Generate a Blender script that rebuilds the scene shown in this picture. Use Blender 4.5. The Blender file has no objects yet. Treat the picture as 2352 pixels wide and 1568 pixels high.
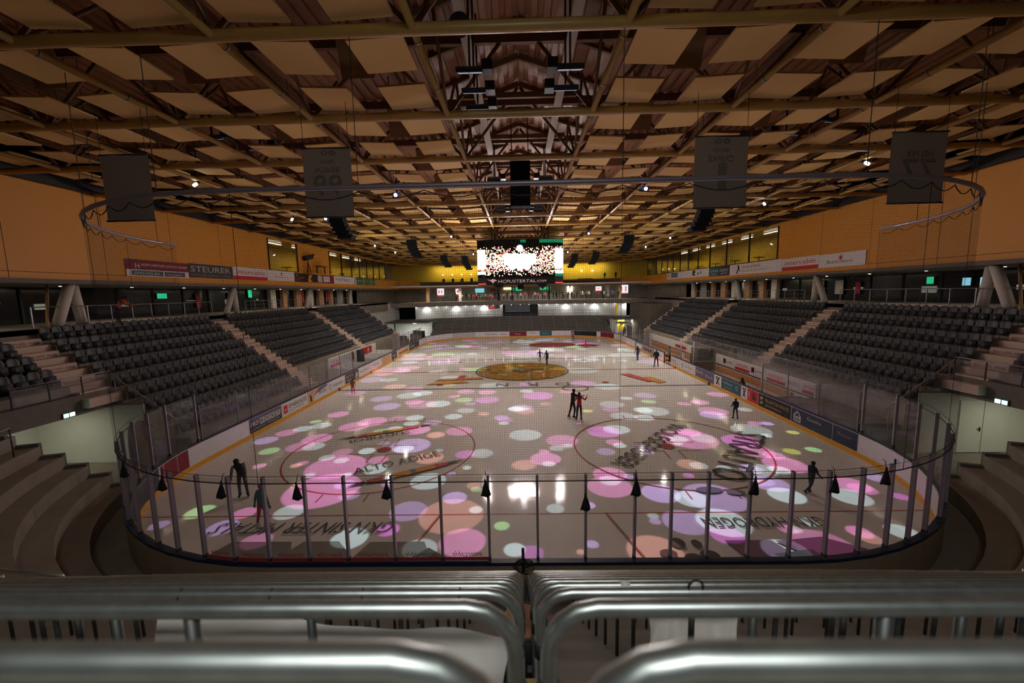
import bpy, bmesh, math, random
from mathutils import Vector, Matrix
import numpy as np
R = random.Random(7)
PI = math.pi
scn = bpy.context.scene
COL = scn.collection
scn.view_settings.view_transform = 'Standard'
scn.view_settings.look = 'None'
scn.view_settings.gamma = 1.0
scn.view_settings.use_curve_mapping = False
scn.view_settings.exposure = 0.0
cyc = scn.cycles
cyc.max_bounces = 6; cyc.diffuse_bounces = 3; cyc.glossy_bounces = 3
cyc.transparent_max_bounces = 10; cyc.transmission_bounces = 2
cyc.caustics_reflective = False; cyc.caustics_refractive = False
cyc.sample_clamp_indirect = 4.0
W, H = 2352, 1568

# ------------------------------------------------------------------ camera
F, CX, CY, CZ = 929.886, -0.1117, -9.2956, 7.6603
YAW, PIT, ROL = 0.020693, 0.119752, -0.019924
fw = Vector((-math.sin(YAW)*math.cos(PIT), math.cos(YAW)*math.cos(PIT), -math.sin(PIT)))
r0 = Vector((math.cos(YAW), math.sin(YAW), 0)); u0 = r0.cross(fw)
rt = math.cos(ROL)*r0 + math.sin(ROL)*u0; up = rt.cross(fw)
cam = bpy.data.cameras.new('camera'); camo = bpy.data.objects.new('camera', cam); COL.objects.link(camo)
camo.matrix_world = Matrix(((rt.x, up.x, -fw.x, CX), (rt.y, up.y, -fw.y, CY), (rt.z, up.z, -fw.z, CZ), (0, 0, 0, 1)))
cam.sensor_width = 36; cam.lens = F*36/W; cam.clip_start = 0.05; cam.clip_end = 300
cam.dof.use_dof = True; cam.dof.focus_distance = 24; cam.dof.aperture_fstop = 1.2
scn.camera = camo
CP = Vector((CX, CY, CZ))
def px(p):
    d = Vector(p) - CP; z = d.dot(fw)
    if z < .1: return None
    return (W/2 + F*d.dot(rt)/z, H/2 - F*d.dot(up)/z, z)
def inframe(p, m=10):
    q = px(p); return q is not None and -m < q[0] < W+m and -m < q[1] < H+m

# ------------------------------------------------------------------ materials
MATS = {}
def mat(name, col, rough=.6, metal=0, var=.12, scale=3., spec=.4, emit=0, ecol=None, coat=0, bump=0, aniso=None):
    if name in MATS: return MATS[name]
    m = bpy.data.materials.new(name); m.use_nodes = True; nt = m.node_tree; N = nt.nodes; L = nt.links
    b = N['Principled BSDF']
    b.inputs['Roughness'].default_value = rough; b.inputs['Metallic'].default_value = metal
    b.inputs['Specular IOR Level'].default_value = spec
    if coat: b.inputs['Coat Weight'].default_value = coat; b.inputs['Coat Roughness'].default_value = .06
    c = (col[0], col[1], col[2], 1)
    if var:
        tc = N.new('ShaderNodeTexCoord'); nz = N.new('ShaderNodeTexNoise'); nz.inputs['Scale'].default_value = scale; nz.inputs['Detail'].default_value = 2
        L.new(tc.outputs['Object'], nz.inputs['Vector'])
        mx = N.new('ShaderNodeMix'); mx.data_type = 'RGBA'
        mx.inputs[6].default_value = tuple(x*(1-var) for x in c[:3])+(1,); mx.inputs[7].default_value = tuple(min(1, x*(1+var)) for x in c[:3])+(1,)
        L.new(nz.outputs['Fac'], mx.inputs[0]); L.new(mx.outputs[2], b.inputs['Base Color'])
        if bump:
            bp = N.new('ShaderNodeBump'); bp.inputs['Strength'].default_value = bump; bp.inputs['Distance'].default_value = .02
            L.new(nz.outputs['Fac'], bp.inputs['Height']); L.new(bp.outputs['Normal'], b.inputs['Normal'])
    else: b.inputs['Base Color'].default_value = c
    if emit:
        e = ecol or col
        b.inputs['Emission Color'].default_value = (e[0], e[1], e[2], 1); b.inputs['Emission Strength'].default_value = emit
    MATS[name] = m; return m

concrete = mat('concrete', (.30, .265, .225), .8, var=.22, scale=1.3)
stair = mat('stair_concrete', (.60, .47, .40), .8, var=.15, scale=2)
dkconc = mat('dark_concrete', (.17, .155, .135), .85, var=.2)
seatm = mat('seat_plastic', (.044, .050, .066), .5, var=.2, scale=6, spec=.5)
brkm = mat('seat_bracket', (.42, .33, .24), .5, var=.1)
galv = mat('galvanised_steel', (.50, .55, .54), .36, .9, var=.3, scale=14)
postm = mat('barrier_post_steel', (.10, .11, .11), .45, .6, var=.2)
yelpipe = mat('ochre_painted_steel', (.50, .31, .085), .36, .0, var=.12, spec=.7)
deckm = mat('timber_roof_deck', (.34, .15, .06), .5, var=.3, scale=2, spec=.5)
beamm = mat('brown_roof_timber', (.22, .115, .055), .7, var=.2)
panelm = mat('acoustic_panel', (.76, .50, .18), .9, var=.05, scale=30)
orange = mat('orange_cladding', (.66, .285, .035), .55, var=.05, scale=.5)
orangeln = mat('cladding_joint', (.10, .04, .01), .8)
white = mat('white_paint', (.78, .77, .74), .6, var=.04)
boardw = mat('dasher_white', (.74, .70, .74), .4, var=.05)
ykick = mat('kick_yellow', (.78, .36, .02), .4, var=.1)
navy = mat('navy_cap', (.012, .025, .06), .4)
black = mat('black_matte', (.012, .012, .014), .6)
dgrey = mat('dark_grey', (.05, .05, .055), .6)
mgrey = mat('mid_grey', (.24, .24, .25), .6)
lgrey = mat('light_grey', (.5, .5, .52), .5)
red = mat('sign_red', (.55, .02, .035), .5, var=.05)
dred = mat('dark_red', (.22, .012, .03), .6)
green = mat('sign_green', (.02, .16, .10), .5, var=.05)
teal = mat('sign_teal', (.015, .10, .12), .5, var=.05)
violet = mat('sign_violet', (.14, .11, .20), .5, var=.05)
ornge = mat('sign_orange', (.75, .30, .04), .5, var=.05)
tan = mat('sign_tan', (.62, .38, .20), .5)
wood = mat('bench_wood', (.55, .27, .13), .55, var=.2, scale=8)
alum = mat('aluminium_post', (.36, .33, .40), .4, .5, var=.1)
column = mat('column_concrete', (.62, .59, .53), .7, var=.1)
darkgl = mat('dark_facade', (.012, .014, .017), .12, var=.3, spec=.5)
skin = mat('skin', (.48, .28, .2), .6, var=.05)
blade = mat('skate_blade', (.6, .6, .62), .25, 1)
tarpm = mat('white_tarpaulin', (.80, .77, .72), .6, var=.06)
cabm = mat('black_cable', (.01, .01, .01), .5)
spkm = mat('loudspeaker_black', (.006, .007, .010), .85, var=.3, scale=20, spec=.15)
bannerm = mat('grey_banner_cloth', (.36, .29, .25), .9, var=.10, scale=14)
bantxt = mat('banner_print', (.21, .18, .15), .9, var=.1)
ylwall = mat('yellow_lounge_wall', (.80, .52, .04), .6, var=.12, scale=2)
def em(name, col, s): return mat(name, col, .5, var=0, emit=s, ecol=col)
emw = em('lamp_white', (1, .97, .92), 9)
emcool = em('lamp_cool', (.85, .92, 1), 12)
emgreen = em('screen_green', (.02, .55, .25), 1.1)
emcyan = em('screen_cyan', (.25, .65, .8), 1.0)
emred = em('screen_red', (.9, .12, .06), .9)
emwarm = em('lamp_warm', (1, .72, .3), 3)
empost = em('backlit_poster', (.75, .85, 1), 1.2)
emdown = em('slab_lamp', (.95, 1, .98), 40)
emviolet = em('projector_lens', (.5, .35, 1), 25)
emexit = em('exit_sign_light', (.35, 1, .75), 5)
emlow = em('dim_window_glow', (.5, .55, .45), .18)

def glassmat(name, tint=(1, 1, 1), refl=.05, rough=.02, haze=0.0, hcol=(.5, .5, .5)):
    m = bpy.data.materials.new(name); m.use_nodes = True; nt = m.node_tree; N = nt.nodes; L = nt.links; N.clear()
    o = N.new('ShaderNodeOutputMaterial'); t = N.new('ShaderNodeBsdfTransparent'); t.inputs[0].default_value = (*tint, 1)
    g = N.new('ShaderNodeBsdfGlossy'); g.inputs['Roughness'].default_value = rough; g.inputs[0].default_value = (.8, .8, .8, 1)
    lw = N.new('ShaderNodeLayerWeight'); lw.inputs['Blend'].default_value = .25
    mp = N.new('ShaderNodeMapRange'); mp.inputs[3].default_value = refl; mp.inputs[4].default_value = .55
    L.new(lw.outputs['Facing'], mp.inputs[0]); pw = N.new('ShaderNodeMath'); pw.operation = 'POWER'; pw.inputs[1].default_value = 2.5
    L.new(lw.outputs['Facing'], pw.inputs[0]); L.new(pw.outputs[0], mp.inputs[0])
    mx = N.new('ShaderNodeMixShader'); L.new(mp.outputs[0], mx.inputs[0]); L.new(t.outputs[0], mx.inputs[1]); L.new(g.outputs[0], mx.inputs[2])
    out = mx
    if haze:
        tc = N.new('ShaderNodeTexCoord'); nz = N.new('ShaderNodeTexNoise'); nz.inputs['Scale'].default_value = 1.2; L.new(tc.outputs['Object'], nz.inputs['Vector'])
        sc = N.new('ShaderNodeMath'); sc.operation = 'MULTIPLY'; sc.inputs[1].default_value = haze*2; L.new(nz.outputs['Fac'], sc.inputs[0])
        d = N.new('ShaderNodeBsdfDiffuse'); d.inputs[0].default_value = (*hcol, 1)
        m2 = N.new('ShaderNodeMixShader'); L.new(sc.outputs[0], m2.inputs[0]); L.new(mx.outputs[0], m2.inputs[1]); L.new(d.outputs[0], m2.inputs[2]); out = m2
    L.new(out.outputs[0], o.inputs[0]); MATS[name] = m; return m
rinkglass = glassmat('rink_glass', (.97, .97, .97), .015, haze=.03, hcol=(.6, .6, .62))
sideglass = glassmat('side_glass', (.93, .93, .95), .02, haze=.07, hcol=(.5, .48, .5))
loungeglass = glassmat('lounge_glass', (.80, .80, .74), .10)
facadeglass = glassmat('facade_glass', (.30, .32, .33), .10)

def netmat():
    m = bpy.data.materials.new('net_mesh'); m.use_nodes = True; nt = m.node_tree; N = nt.nodes; L = nt.links; N.clear()
    o = N.new('ShaderNodeOutputMaterial'); t = N.new('ShaderNodeBsdfTransparent'); d = N.new('ShaderNodeBsdfDiffuse'); d.inputs[0].default_value = (.035, .033, .03, 1)
    uv = N.new('ShaderNodeUVMap'); uv.uv_map = 'UVMap'; sp = N.new('ShaderNodeSeparateXYZ'); L.new(uv.outputs[0], sp.inputs[0])
    fs = []
    for k in (0, 1):
        a = N.new('ShaderNodeMath'); a.operation = 'DIVIDE'; a.inputs[1].default_value = .042; L.new(sp.outputs[k], a.inputs[0])
        f = N.new('ShaderNodeMath'); f.operation = 'FRACT'; L.new(a.outputs[0], f.inputs[0])
        l = N.new('ShaderNodeMath'); l.operation = 'LESS_THAN'; l.inputs[1].default_value = .085; L.new(f.outputs[0], l.inputs[0]); fs.append(l)
    x = N.new('ShaderNodeMath'); x.operation = 'MAXIMUM'; L.new(fs[0].outputs[0], x.inputs[0]); L.new(fs[1].outputs[0], x.inputs[1])
    mx = N.new('ShaderNodeMixShader'); L.new(x.outputs[0], mx.inputs[0]); L.new(t.outputs[0], mx.inputs[1]); L.new(d.outputs[0], mx.inputs[2]); L.new(mx.outputs[0], o.inputs[0])
    MATS['net_mesh'] = m; return m
netm = netmat()

# ------------------------------------------------------------------ mesh builder
TXT = {}
def glyphs(s):
    if s in TXT: return TXT[s]
    cu = bpy.data.curves.new('t', 'FONT'); cu.body = s; cu.resolution_u = 2
    ob = bpy.data.objects.new('t', cu); COL.objects.link(ob)
    dg = bpy.context.evaluated_depsgraph_get(); me = bpy.data.meshes.new_from_object(ob.evaluated_get(dg))
    v = [(p.co.x, p.co.y) for p in me.vertices]; f = [tuple(p.vertices) for p in me.polygons]
    bpy.data.objects.remove(ob); bpy.data.curves.remove(cu); bpy.data.meshes.remove(me)
    xs = [a for a, _ in v]; ys = [b for _, b in v]
    TXT[s] = (v, f, min(xs), max(xs), min(ys), max(ys)); return TXT[s]

class MB:
    def __init__(s): s.v = []; s.f = []; s.m = []; s.sm = []; s.uv = None
    def face(s, pts, m=0, sm=False):
        k = len(s.v); s.v += [tuple(p) for p in pts]; s.f.append(tuple(range(k, k+len(pts)))); s.m.append(m); s.sm.append(sm)
    def add(s, vs, fs, m=0, sm=False):
        k = len(s.v); s.v += [tuple(p) for p in vs]
        for f in fs: s.f.append(tuple(k+i for i in f)); s.m.append(m); s.sm.append(sm)
    def box(s, x0, y0, z0, x1, y1, z1, m=0):
        x0, x1 = min(x0, x1), max(x0, x1); y0, y1 = min(y0, y1), max(y0, y1); z0, z1 = min(z0, z1), max(z0, z1)
        v = [(x0, y0, z0), (x1, y0, z0), (x1, y1, z0), (x0, y1, z0), (x0, y0, z1), (x1, y0, z1), (x1, y1, z1), (x0, y1, z1)]
        s.add(v, [(0, 3, 2, 1), (4, 5, 6, 7), (0, 1, 5, 4), (1, 2, 6, 5), (2, 3, 7, 6), (3, 0, 4, 7)], m)
    def obox(s, c, ax, ay, az, m=0):      # oriented box: centre and three half-axis vectors
        c, ax, ay, az = Vector(c), Vector(ax), Vector(ay), Vector(az)
        v = [c+i*ax+j*ay+k*az for k in (-1, 1) for i, j in ((-1, -1), (1, -1), (1, 1), (-1, 1))]
        s.add(v, [(0, 3, 2, 1), (4, 5, 6, 7), (0, 1, 5, 4), (1, 2, 6, 5), (2, 3, 7, 6), (3, 0, 4, 7)], m)
    def beam(s, a, b, w, h, m=0):         # rectangular bar from a to b
        a, b = Vector(a), Vector(b); d = (b-a); l = d.length/2; d.normalize()
        u = Vector((0, 0, 1)) if abs(d.z) < .95 else Vector((1, 0, 0)); x = d.cross(u).normalized(); u = x.cross(d)
        s.obox((a+b)/2, d*l, x*w/2, u*h/2, m)
    def tube(s, pts, r, n=8, m=0, closed=False, cap=True):
        P = [Vector(p) for p in pts]; N = len(P); rr = r if isinstance(r, (list, tuple)) else [r]*N
        rings = []; up_ = None
        for i, p in enumerate(P):
            a = P[i-1] if (i > 0 or closed) else P[i]; b = P[(i+1) % N] if (i < N-1 or closed) else P[i]
            d = (b-a).normalized()
            if up_ is None: up_ = Vector((0, 0, 1)) if abs(d.z) < .9 else Vector((1, 0, 0))
            x = d.cross(up_)
            if x.length < 1e-4: x = d.cross(Vector((0, 1, 0)))
            x.normalize(); y = x.cross(d).normalized(); up_ = y
            rings.append([p + rr[i]*(math.cos(2*PI*k/n)*x + math.sin(2*PI*k/n)*y) for k in range(n)])
        k0 = len(s.v)
        for rg in rings: s.v += [tuple(q) for q in rg]
        M = N if closed else N-1
        for i in range(M):
            j = (i+1) % N
            for k in range(n):
                s.f.append((k0+i*n+k, k0+j*n+k, k0+j*n+(k+1) % n, k0+i*n+(k+1) % n)); s.m.append(m); s.sm.append(True)
        if cap and not closed:
            s.f.append(tuple(k0+k for k in range(n))); s.m.append(m); s.sm.append(False)
            s.f.append(tuple(k0+(N-1)*n+k for k in reversed(range(n)))); s.m.append(m); s.sm.append(False)
    def cyl(s, c, r, h, n=16, m=0, r2=None):
        c = Vector(c); s.tube([c, c+Vector((0, 0, h))], [r, r2 if r2 is not None else r], n, m)
    def ball(s, c, rx, ry=None, rz=None, m=0, nu=10, nv=7, z0=-1):
        ry = ry or rx; rz = rz or rx; k0 = len(s.v)
        t0 = math.asin(max(-1, z0))
        for j in range(nv+1):
            t = t0 + (PI/2-t0)*j/nv
            for i in range(nu):
                a = 2*PI*i/nu; s.v.append((c[0]+rx*math.cos(t)*math.cos(a), c[1]+ry*math.cos(t)*math.sin(a), c[2]+rz*math.sin(t)))
        for j in range(nv):
            for i in range(nu):
                s.f.append((k0+j*nu+i, k0+j*nu+(i+1) % nu, k0+(j+1)*nu+(i+1) % nu, k0+(j+1)*nu+i)); s.m.append(m); s.sm.append(True)
        s.f.append(tuple(k0+i for i in reversed(range(nu)))); s.m.append(m); s.sm.append(True)
    def prism(s, poly, z0, z1, m=0):      # poly: list of (x,y)
        n = len(poly); s.add([(x, y, z0) for x, y in poly]+[(x, y, z1) for x, y in poly],
              [tuple(reversed(range(n))), tuple(range(n, 2*n))]+[(i, (i+1) % n, n+(i+1) % n, n+i) for i in range(n)], m)
    def strip(s, path, prof, m=0, closed=False, ms=None, sm=False):
        """path: list of (x,y,nx,ny) with outward normal; prof: open list of (offset, z)"""
        k0 = len(s.v); n = len(prof); N = len(path)
        for (x, y, nx, ny) in path:
            for (o, z) in prof: s.v.append((x+nx*o, y+ny*o, z))
        for i in range(N if closed else N-1):
            j = (i+1) % N
            for k in range(n-1):
                s.f.append((k0+i*n+k, k0+j*n+k, k0+j*n+k+1, k0+i*n+k+1)); s.m.append(ms[k] if ms else m); s.sm.append(sm)
    def text(s, t, o, d, u, h=None, w=None, m=0, off=.006, shear=0, centre=False):
        """text with its lower left corner at o; d right, u up (unit); fitted to height h and/or width w"""
        v, f, x0, x1, y0, y1 = glyphs(t); o, d, u = Vector(o), Vector(d).normalized(), Vector(u).normalized()
        sy = h/(y1-y0) if h else w/(x1-x0); sx = w/(x1-x0) if w else sy
        n = d.cross(u); k = -(x1-x0)*sx/2 if centre else 0
        s.add([o + d*(k+(x-x0)*sx+(y-y0)*sy*shear) + u*((y-y0)*sy) + n*off for x, y in v], f, m)
    def poly(s, pts2, o, d, u, m=0, off=.005):
        o, d, u = Vector(o), Vector(d).normalized(), Vector(u).normalized(); n = d.cross(u)
        s.face([o + d*x + u*y + n*off for x, y in pts2], m)
    def build(s, name, mats, parent=None, world=True, origin=None):
        if not isinstance(mats, (list, tuple)): mats = [mats]
        me = bpy.data.meshes.new(name); V = np.array(s.v, dtype=float).reshape(-1, 3)
        if parent is not None:
            org = Vector((0, 0, 0))
            if world:
                p = parent
                while p is not None: org = org + Vector(p.location); p = p.parent
            loc = Vector((0, 0, 0))
        else:
            if origin is None:
                lo, hi = V.min(0), V.max(0); org = Vector(((lo[0]+hi[0])/2, (lo[1]+hi[1])/2, lo[2]))
            else: org = Vector(origin)
            loc = org
        V = V - np.array(org)
        me.from_pydata(V.tolist(), [], s.f)
        me.polygons.foreach_set('material_index', s.m); me.polygons.foreach_set('use_smooth', s.sm)
        for q in mats: me.materials.append(q)
        if s.uv:
            l = me.uv_layers.new(name='UVMap'); vi = np.zeros(len(me.loops), dtype=int); me.loops.foreach_get('vertex_index', vi)
            l.data.foreach_set('uv', np.array(s.uv)[vi].ravel())
        me.update()
        ob = bpy.data.objects.new(name, me); COL.objects.link(ob); ob.location = loc
        if parent is not None: ob.parent = parent
        return ob
def tag(o, label, cat, group=None):
    o['label'] = label; o['category'] = cat
    if group: o['group'] = group
    return o
def thing(name, loc, label, cat, group=None, rz=0):
    o = bpy.data.objects.new(name, None); COL.objects.link(o); o.location = loc; o.rotation_euler.z = rz; o.empty_display_size = .2
    return tag(o, label, cat, group)
def struct(o): o['kind'] = 'structure'; return o
def dup(root, loc, rz=None, label=None, group=None):
    r = root.copy(); COL.objects.link(r); r.location = loc
    if rz is not None: r.rotation_euler.z = rz
    if label: r['label'] = label
    if group: r['group'] = group
    for ch in list(root.children):
        c = ch.copy(); COL.objects.link(c); c.parent = r
        for g in list(ch.children):
            d = g.copy(); COL.objects.link(d); d.parent = c
    return r
ORD = ['first', 'second', 'third', 'fourth', 'fifth', 'sixth', 'seventh', 'eighth', 'ninth', 'tenth', 'eleventh', 'twelfth', 'thirteenth', 'fourteenth', 'fifteenth', 'sixteenth', 'seventeenth', 'eighteenth', 'nineteenth', 'twentieth', 'twenty-first', 'twenty-second', 'twenty-third', 'twenty-fourth', 'twenty-fifth', 'twenty-sixth', 'twenty-seventh', 'twenty-eighth']
SIDE = {-1: 'left', 1: 'right'}
X_, Y_, Z_ = Vector((1, 0, 0)), Vector((0, 1, 0)), Vector((0, 0, 1))

# rink outline: rounded rectangle 30 x 60 m, corner radius 8.5, normals outward, counter-clockwise from the left end of the near side
RC = 8.5
def rink_path(n=14, part=None):
    out = []
    def arc(cx, cy, a0, a1):
        for i in range(n+1):
            a = a0+(a1-a0)*i/n; out.append((cx+RC*math.cos(a), cy+RC*math.sin(a), math.cos(a), math.sin(a)))
    arc(15-RC, RC, -PI/2, 0); arc(15-RC, 60-RC, 0, PI/2); arc(-15+RC, 60-RC, PI/2, PI); arc(-15+RC, RC, PI, 1.5*PI)
    return out
def arcpath(cx, cy, a0, a1, n=14, r=RC):
    return [(cx+r*math.cos(a0+(a1-a0)*i/n), cy+r*math.sin(a0+(a1-a0)*i/n), math.cos(a0+(a1-a0)*i/n), math.sin(a0+(a1-a0)*i/n)) for i in range(n+1)]
# ================================================================== ICE
def icemat(name, col, var=.06, scale=.8):
    m = mat(name, col, .55, var=var, scale=scale, spec=.3)
    b = m.node_tree.nodes['Principled BSDF']; b.inputs['Coat Weight'].default_value = .55; b.inputs['Coat Roughness'].default_value = .075; b.inputs['Coat IOR'].default_value = 1.31
    N = m.node_tree.nodes; L = m.node_tree.links
    tc = N.new('ShaderNodeTexCoord'); nz = N.new('ShaderNodeTexNoise'); nz.inputs['Scale'].default_value = 2.2; nz.inputs['Detail'].default_value = 3
    L.new(tc.outputs['Object'], nz.inputs['Vector']); bp = N.new('ShaderNodeBump'); bp.inputs['Strength'].default_value = .05; bp.inputs['Distance'].default_value = .05
    L.new(nz.outputs['Fac'], bp.inputs['Height']); L.new(bp.outputs['Normal'], b.inputs['Coat Normal'])
    return m
IM = [icemat('ice', (.74, .70, .66)), icemat('ice_red_paint', (.42, .06, .05)), icemat('ice_blue_paint', (.10, .11, .16)), icemat('ice_black_paint', (.055, .05, .05)),
      icemat('ice_gold_paint', (.42, .20, .015), .7, 1.6), icemat('ice_orange_paint', (.72, .30, .05)), icemat('ice_grey_paint', (.20, .19, .17)), icemat('ice_logo_red', (.60, .10, .08)), icemat('ice_plum_paint', (.20, .10, .16))]
ice = MB(); P0 = rink_path(14)
ice.face([(x, y, 0) for x, y, _, _ in P0], 0)
ZI = [.003]
def nz():
    ZI[0] += .0004; return ZI[0]
def ring(cx, cy, r, w, m, z=None, n=72):
    z = z or nz()
    for i in range(n):
        a, b = 2*PI*i/n, 2*PI*(i+1)/n
        ice.face([(cx+q*math.cos(t), cy+q*math.sin(t), z) for q, t in ((r-w/2, a), (r+w/2, a), (r+w/2, b), (r-w/2, b))], m)
def disc(cx, cy, r, m, n=28, ry=None):
    z = nz(); ice.face([(cx+r*math.cos(2*PI*i/n), cy+(ry or r)*math.sin(2*PI*i/n), z) for i in range(n)], m)
def seg(a, b, w, m):
    a, b = Vector((*a, 0)), Vector((*b, 0)); d = (b-a).normalized(); n = Vector((-d.y, d.x, 0))*w/2; z = Vector((0, 0, nz()))
    ice.face([a-n+z, b-n+z, b+n+z, a+n+z], m)
def pgon(pts, m):
    z = nz(); ice.face([(x, y, z) for x, y in pts], m)
for y in (4, 56):
    h = 15-RC+math.sqrt(RC**2-(RC-4)**2) if True else 15
    seg((-h, y), (h, y), .06, 1)
for y in (22.86, 37.14): seg((-15, y), (15, y), .30, 2)
seg((-15, 30), (15, 30), .30, 1)
for cx in (-7, 7):
    for cy, sg in ((10, 1), (50, 1)):
        ring(cx, cy, 4.5, .075, 1); disc(cx, cy, .36, 1)
        for sx in (-1, 1):
            for sy in (-1, 1):
                seg((cx+sx*.35, cy+sy*.55), (cx+sx*1.5, cy+sy*.55), .05, 1); seg((cx+sx*.35, cy+sy*.55), (cx+sx*.35, cy+sy*1.5), .05, 1)
            seg((cx+.9*sx*.99, cy+4.5), (cx+.9*sx*.99, cy+5.1), .05, 1); seg((cx+.9*sx, cy-4.5), (cx+.9*sx, cy-5.1), .05, 1)
    for cy in (24.3, 35.7): disc(cx, cy, .3, 1)
ring(0, 30, 4.5, .12, 3)
disc(0, 30, 4.35, 4, 40)
for k in range(22):       # dark strokes of the centre emblem
    a = R.uniform(0, 2*PI); q = R.uniform(.4, 3.9); x, y = q*math.cos(a), 30+q*math.sin(a)
    pgon([(x-.5, y-.12), (x+R.uniform(.2, .9), y-.25), (x+.35, y+.3), (x-.3, y+.22)], R.choice([3, 3, 6, 0]))
seg((-3.0, 4), (-4.0, 0.02), .06, 1); seg((2.75, 4), (3.75, 0.02), .06, 1)
def itext(t, a, d, h, m, w=None, flip=False, shear=0):
    d = Vector((*d, 0)).normalized(); u = Vector((-d.y, d.x, 0))
    ice.text(t, (a[0], a[1], 0), d, u, h=h, w=w, m=m, off=nz(), shear=shear)
# lettering painted in the ice (read from the far end)
itext('GKN SINTER METALS', (-4.35, 3.52), (-1, 0), .62, 3, w=6.0, shear=.3)
itext('GKN HYDROGEN', (9.75, 3.62), (-1, 0), .58, 3, w=3.95)
pgon([(-9.3, 2.45), (-7.4, 2.45), (-6.7, 1.05), (-9.9, 1.05)], 6); pgon([(-7.0, 2.45), (-5.9, 2.45), (-5.2, 1.7), (-5.9, 1.05), (-7.7, 1.05)], 6)
pgon([(-4.9, 2.4), (-3.2, 2.4), (-2.9, 1.75), (-3.6, 1.3), (-5.2, 1.5)], 6); pgon([(-3.0, 2.1), (-2.2, 1.5), (-3.0, 1.1), (-3.6, 1.4)], 3)
for x, y, a, b in ((4.55, 2.25, .22, .26), (4.1, 1.75, .25, .2), (4.75, 1.45, .3, .3), (5.25, 1.65, .28, .25), (4.85, .75, .36, .22), (5.75, .75, .4, .22), (5.1, 2.2, .15, .2)): disc(x, y, a, 3, 18, b)
pgon([(6.0, 2.35), (7.4, 2.35), (7.9, 1.0), (6.9, .45), (6.3, 1.2)], 8); pgon([(7.5, 2.3), (9.0, 2.5), (9.9, 1.9), (10.2, 1.05), (8.6, .6), (8.1, 1.5)], 8); pgon([(7.1, 1.7), (8.3, 1.9), (8.6, 1.2), (7.6, .6)], 3)
itext('S\u00dcDTIROL', (-6.5, 12.75), (-2.87, -1.5), .52, 3, w=3.35)
itext('ALTO ADIGE', (-7.35, 7.2), (2.84, 1.67), .62, 3, w=3.9)
for o, d in (((-5.9, 13.55), (-2.87, -1.5)), ((-6.7, 6.35), (2.84, 1.67))):     # stepped coloured bands beside the lettering
    o = Vector((*o, 0)); d = Vector((*d, 0)).normalized(); n = Vector((-d.y, d.x, 0))
    for a, b, h1, h2, m in ((-.6, .1, .02, .3, 3), (.2, 1.0, .3, .45, 7), (1.0, 2.0, .4, .5, 5), (2.0, 2.25, .5, .45, 6), (2.25, 3.1, .4, .42, 5), (3.1, 3.7, .42, .3, 7), (3.7, 4.6, .26, .02, 3)):
        p = [o+d*a-n*h1/2, o+d*b-n*h2/2, o+d*b+n*h2/2, o+d*a+n*h1/2]; pgon([(q.x, q.y) for q in p], m)
itext('WOLFSGRUBER', (8.45, 13.5), (-4.8, -5.6), .95, 3, w=7.2)
itext('STRAUTO', (11.5, 12.0), (-3.96, -5.23), 1.35, 3, w=6.5)
disc(7.0, 5.5, .5, 6, 18, .25); disc(7.9, 5.3, .35, 6, 18, .2)
pgon([(9.0, 27.6), (9.9, 27.7), (11.2, 24.4), (10.5, 24.2)], 7); pgon([(10.6, 26.0), (11.4, 26.2), (12.0, 24.0), (11.2, 23.6)], 5)
pgon([(-7.5, 26.5), (-3.8, 27.0), (-3.4, 26.3), (-7.8, 25.7)], 5); pgon([(-7.8, 25.0), (-5.2, 25.6), (-4.5, 24.9), (-8.2, 24.2)], 5); pgon([(-5.8, 27.9), (-5.2, 28.0), (-5.4, 26.4), (-6.0, 26.4)], 7)
itext('N', (-1.2, 24.4), (-1, 0), 1.0, 6, w=1.0); itext('R', (1.3, 24.4), (-1, 0), 1.0, 6, w=1.0); itext('D', (3.9, 24.4), (-1, 0), 1.0, 6, w=1.2)
for cy in (24.0,): ring(4.2, cy-1.6, 1.0, .12, 6)
disc(4.5, 49.2, 3.4, 1, 30, 2.4); disc(9.5, 48.0, 1.5, 1, 24, 1.2)
icefloor = struct(ice.build('floor', IM, origin=(0, 0, 0)))

# ================================================================== DASHER BOARDS
bback = mat('board_back_plywood', (.30, .235, .16), .75, var=.12)
BI = 0
def board(path, label):
    t = thing('dasher_board', (path[len(path)//2][0], path[len(path)//2][1], 0), label, 'rink boards', 'boards around the ice')
    b = MB(); b.strip(path, [(0, -.02), (0, 1.07), (.12, 1.07), (.12, -.02)], ms=[0, 0, 1]); b.build('panel', [boardw, bback], t)
    k = MB(); k.strip(path, [(0, -.01), (-.012, -.01), (-.012, .21), (0, .215)]); k.build('kick_strip', ykick, t)
    c = MB(); c.strip(path, [(-.02, 1.07), (-.02, 1.13), (.15, 1.13), (.15, 1.05), (.12, 1.05)]); c.build('cap_rail', navy, t)
    return t
def line(x0, y0, x1, y1, nx, ny, n=2): return [(x0+(x1-x0)*i/n, y0+(y1-y0)*i/n, nx, ny) for i in range(n+1)]
bR1 = board(line(15, 8.5, 15, 31.2, 1, 0), 'white side boards along the right edge of the ice, near the players bench')
bR2 = board(line(15, 33.2, 15, 51.5, 1, 0), 'far stretch of side boards right of the ice, beyond the open gate')
bL = board(line(-15, 51.5, -15, 8.5, -1, 0), 'long side boards along the left edge of the ice')
bN = board(line(-6.5, 0, 6.5, 0, 0, -1), 'straight end boards at the near end of the ice')
bF = board(line(6.5, 60, -6.5, 60, 0, 1), 'straight end boards at the far end of the ice')
bNL = board(arcpath(-6.5, 8.5, PI, 1.5*PI), 'curved corner boards at the near left corner of the ice')
bNR = board(arcpath(6.5, 8.5, -PI/2, 0), 'curved corner boards at the near right corner of the ice')
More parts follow.
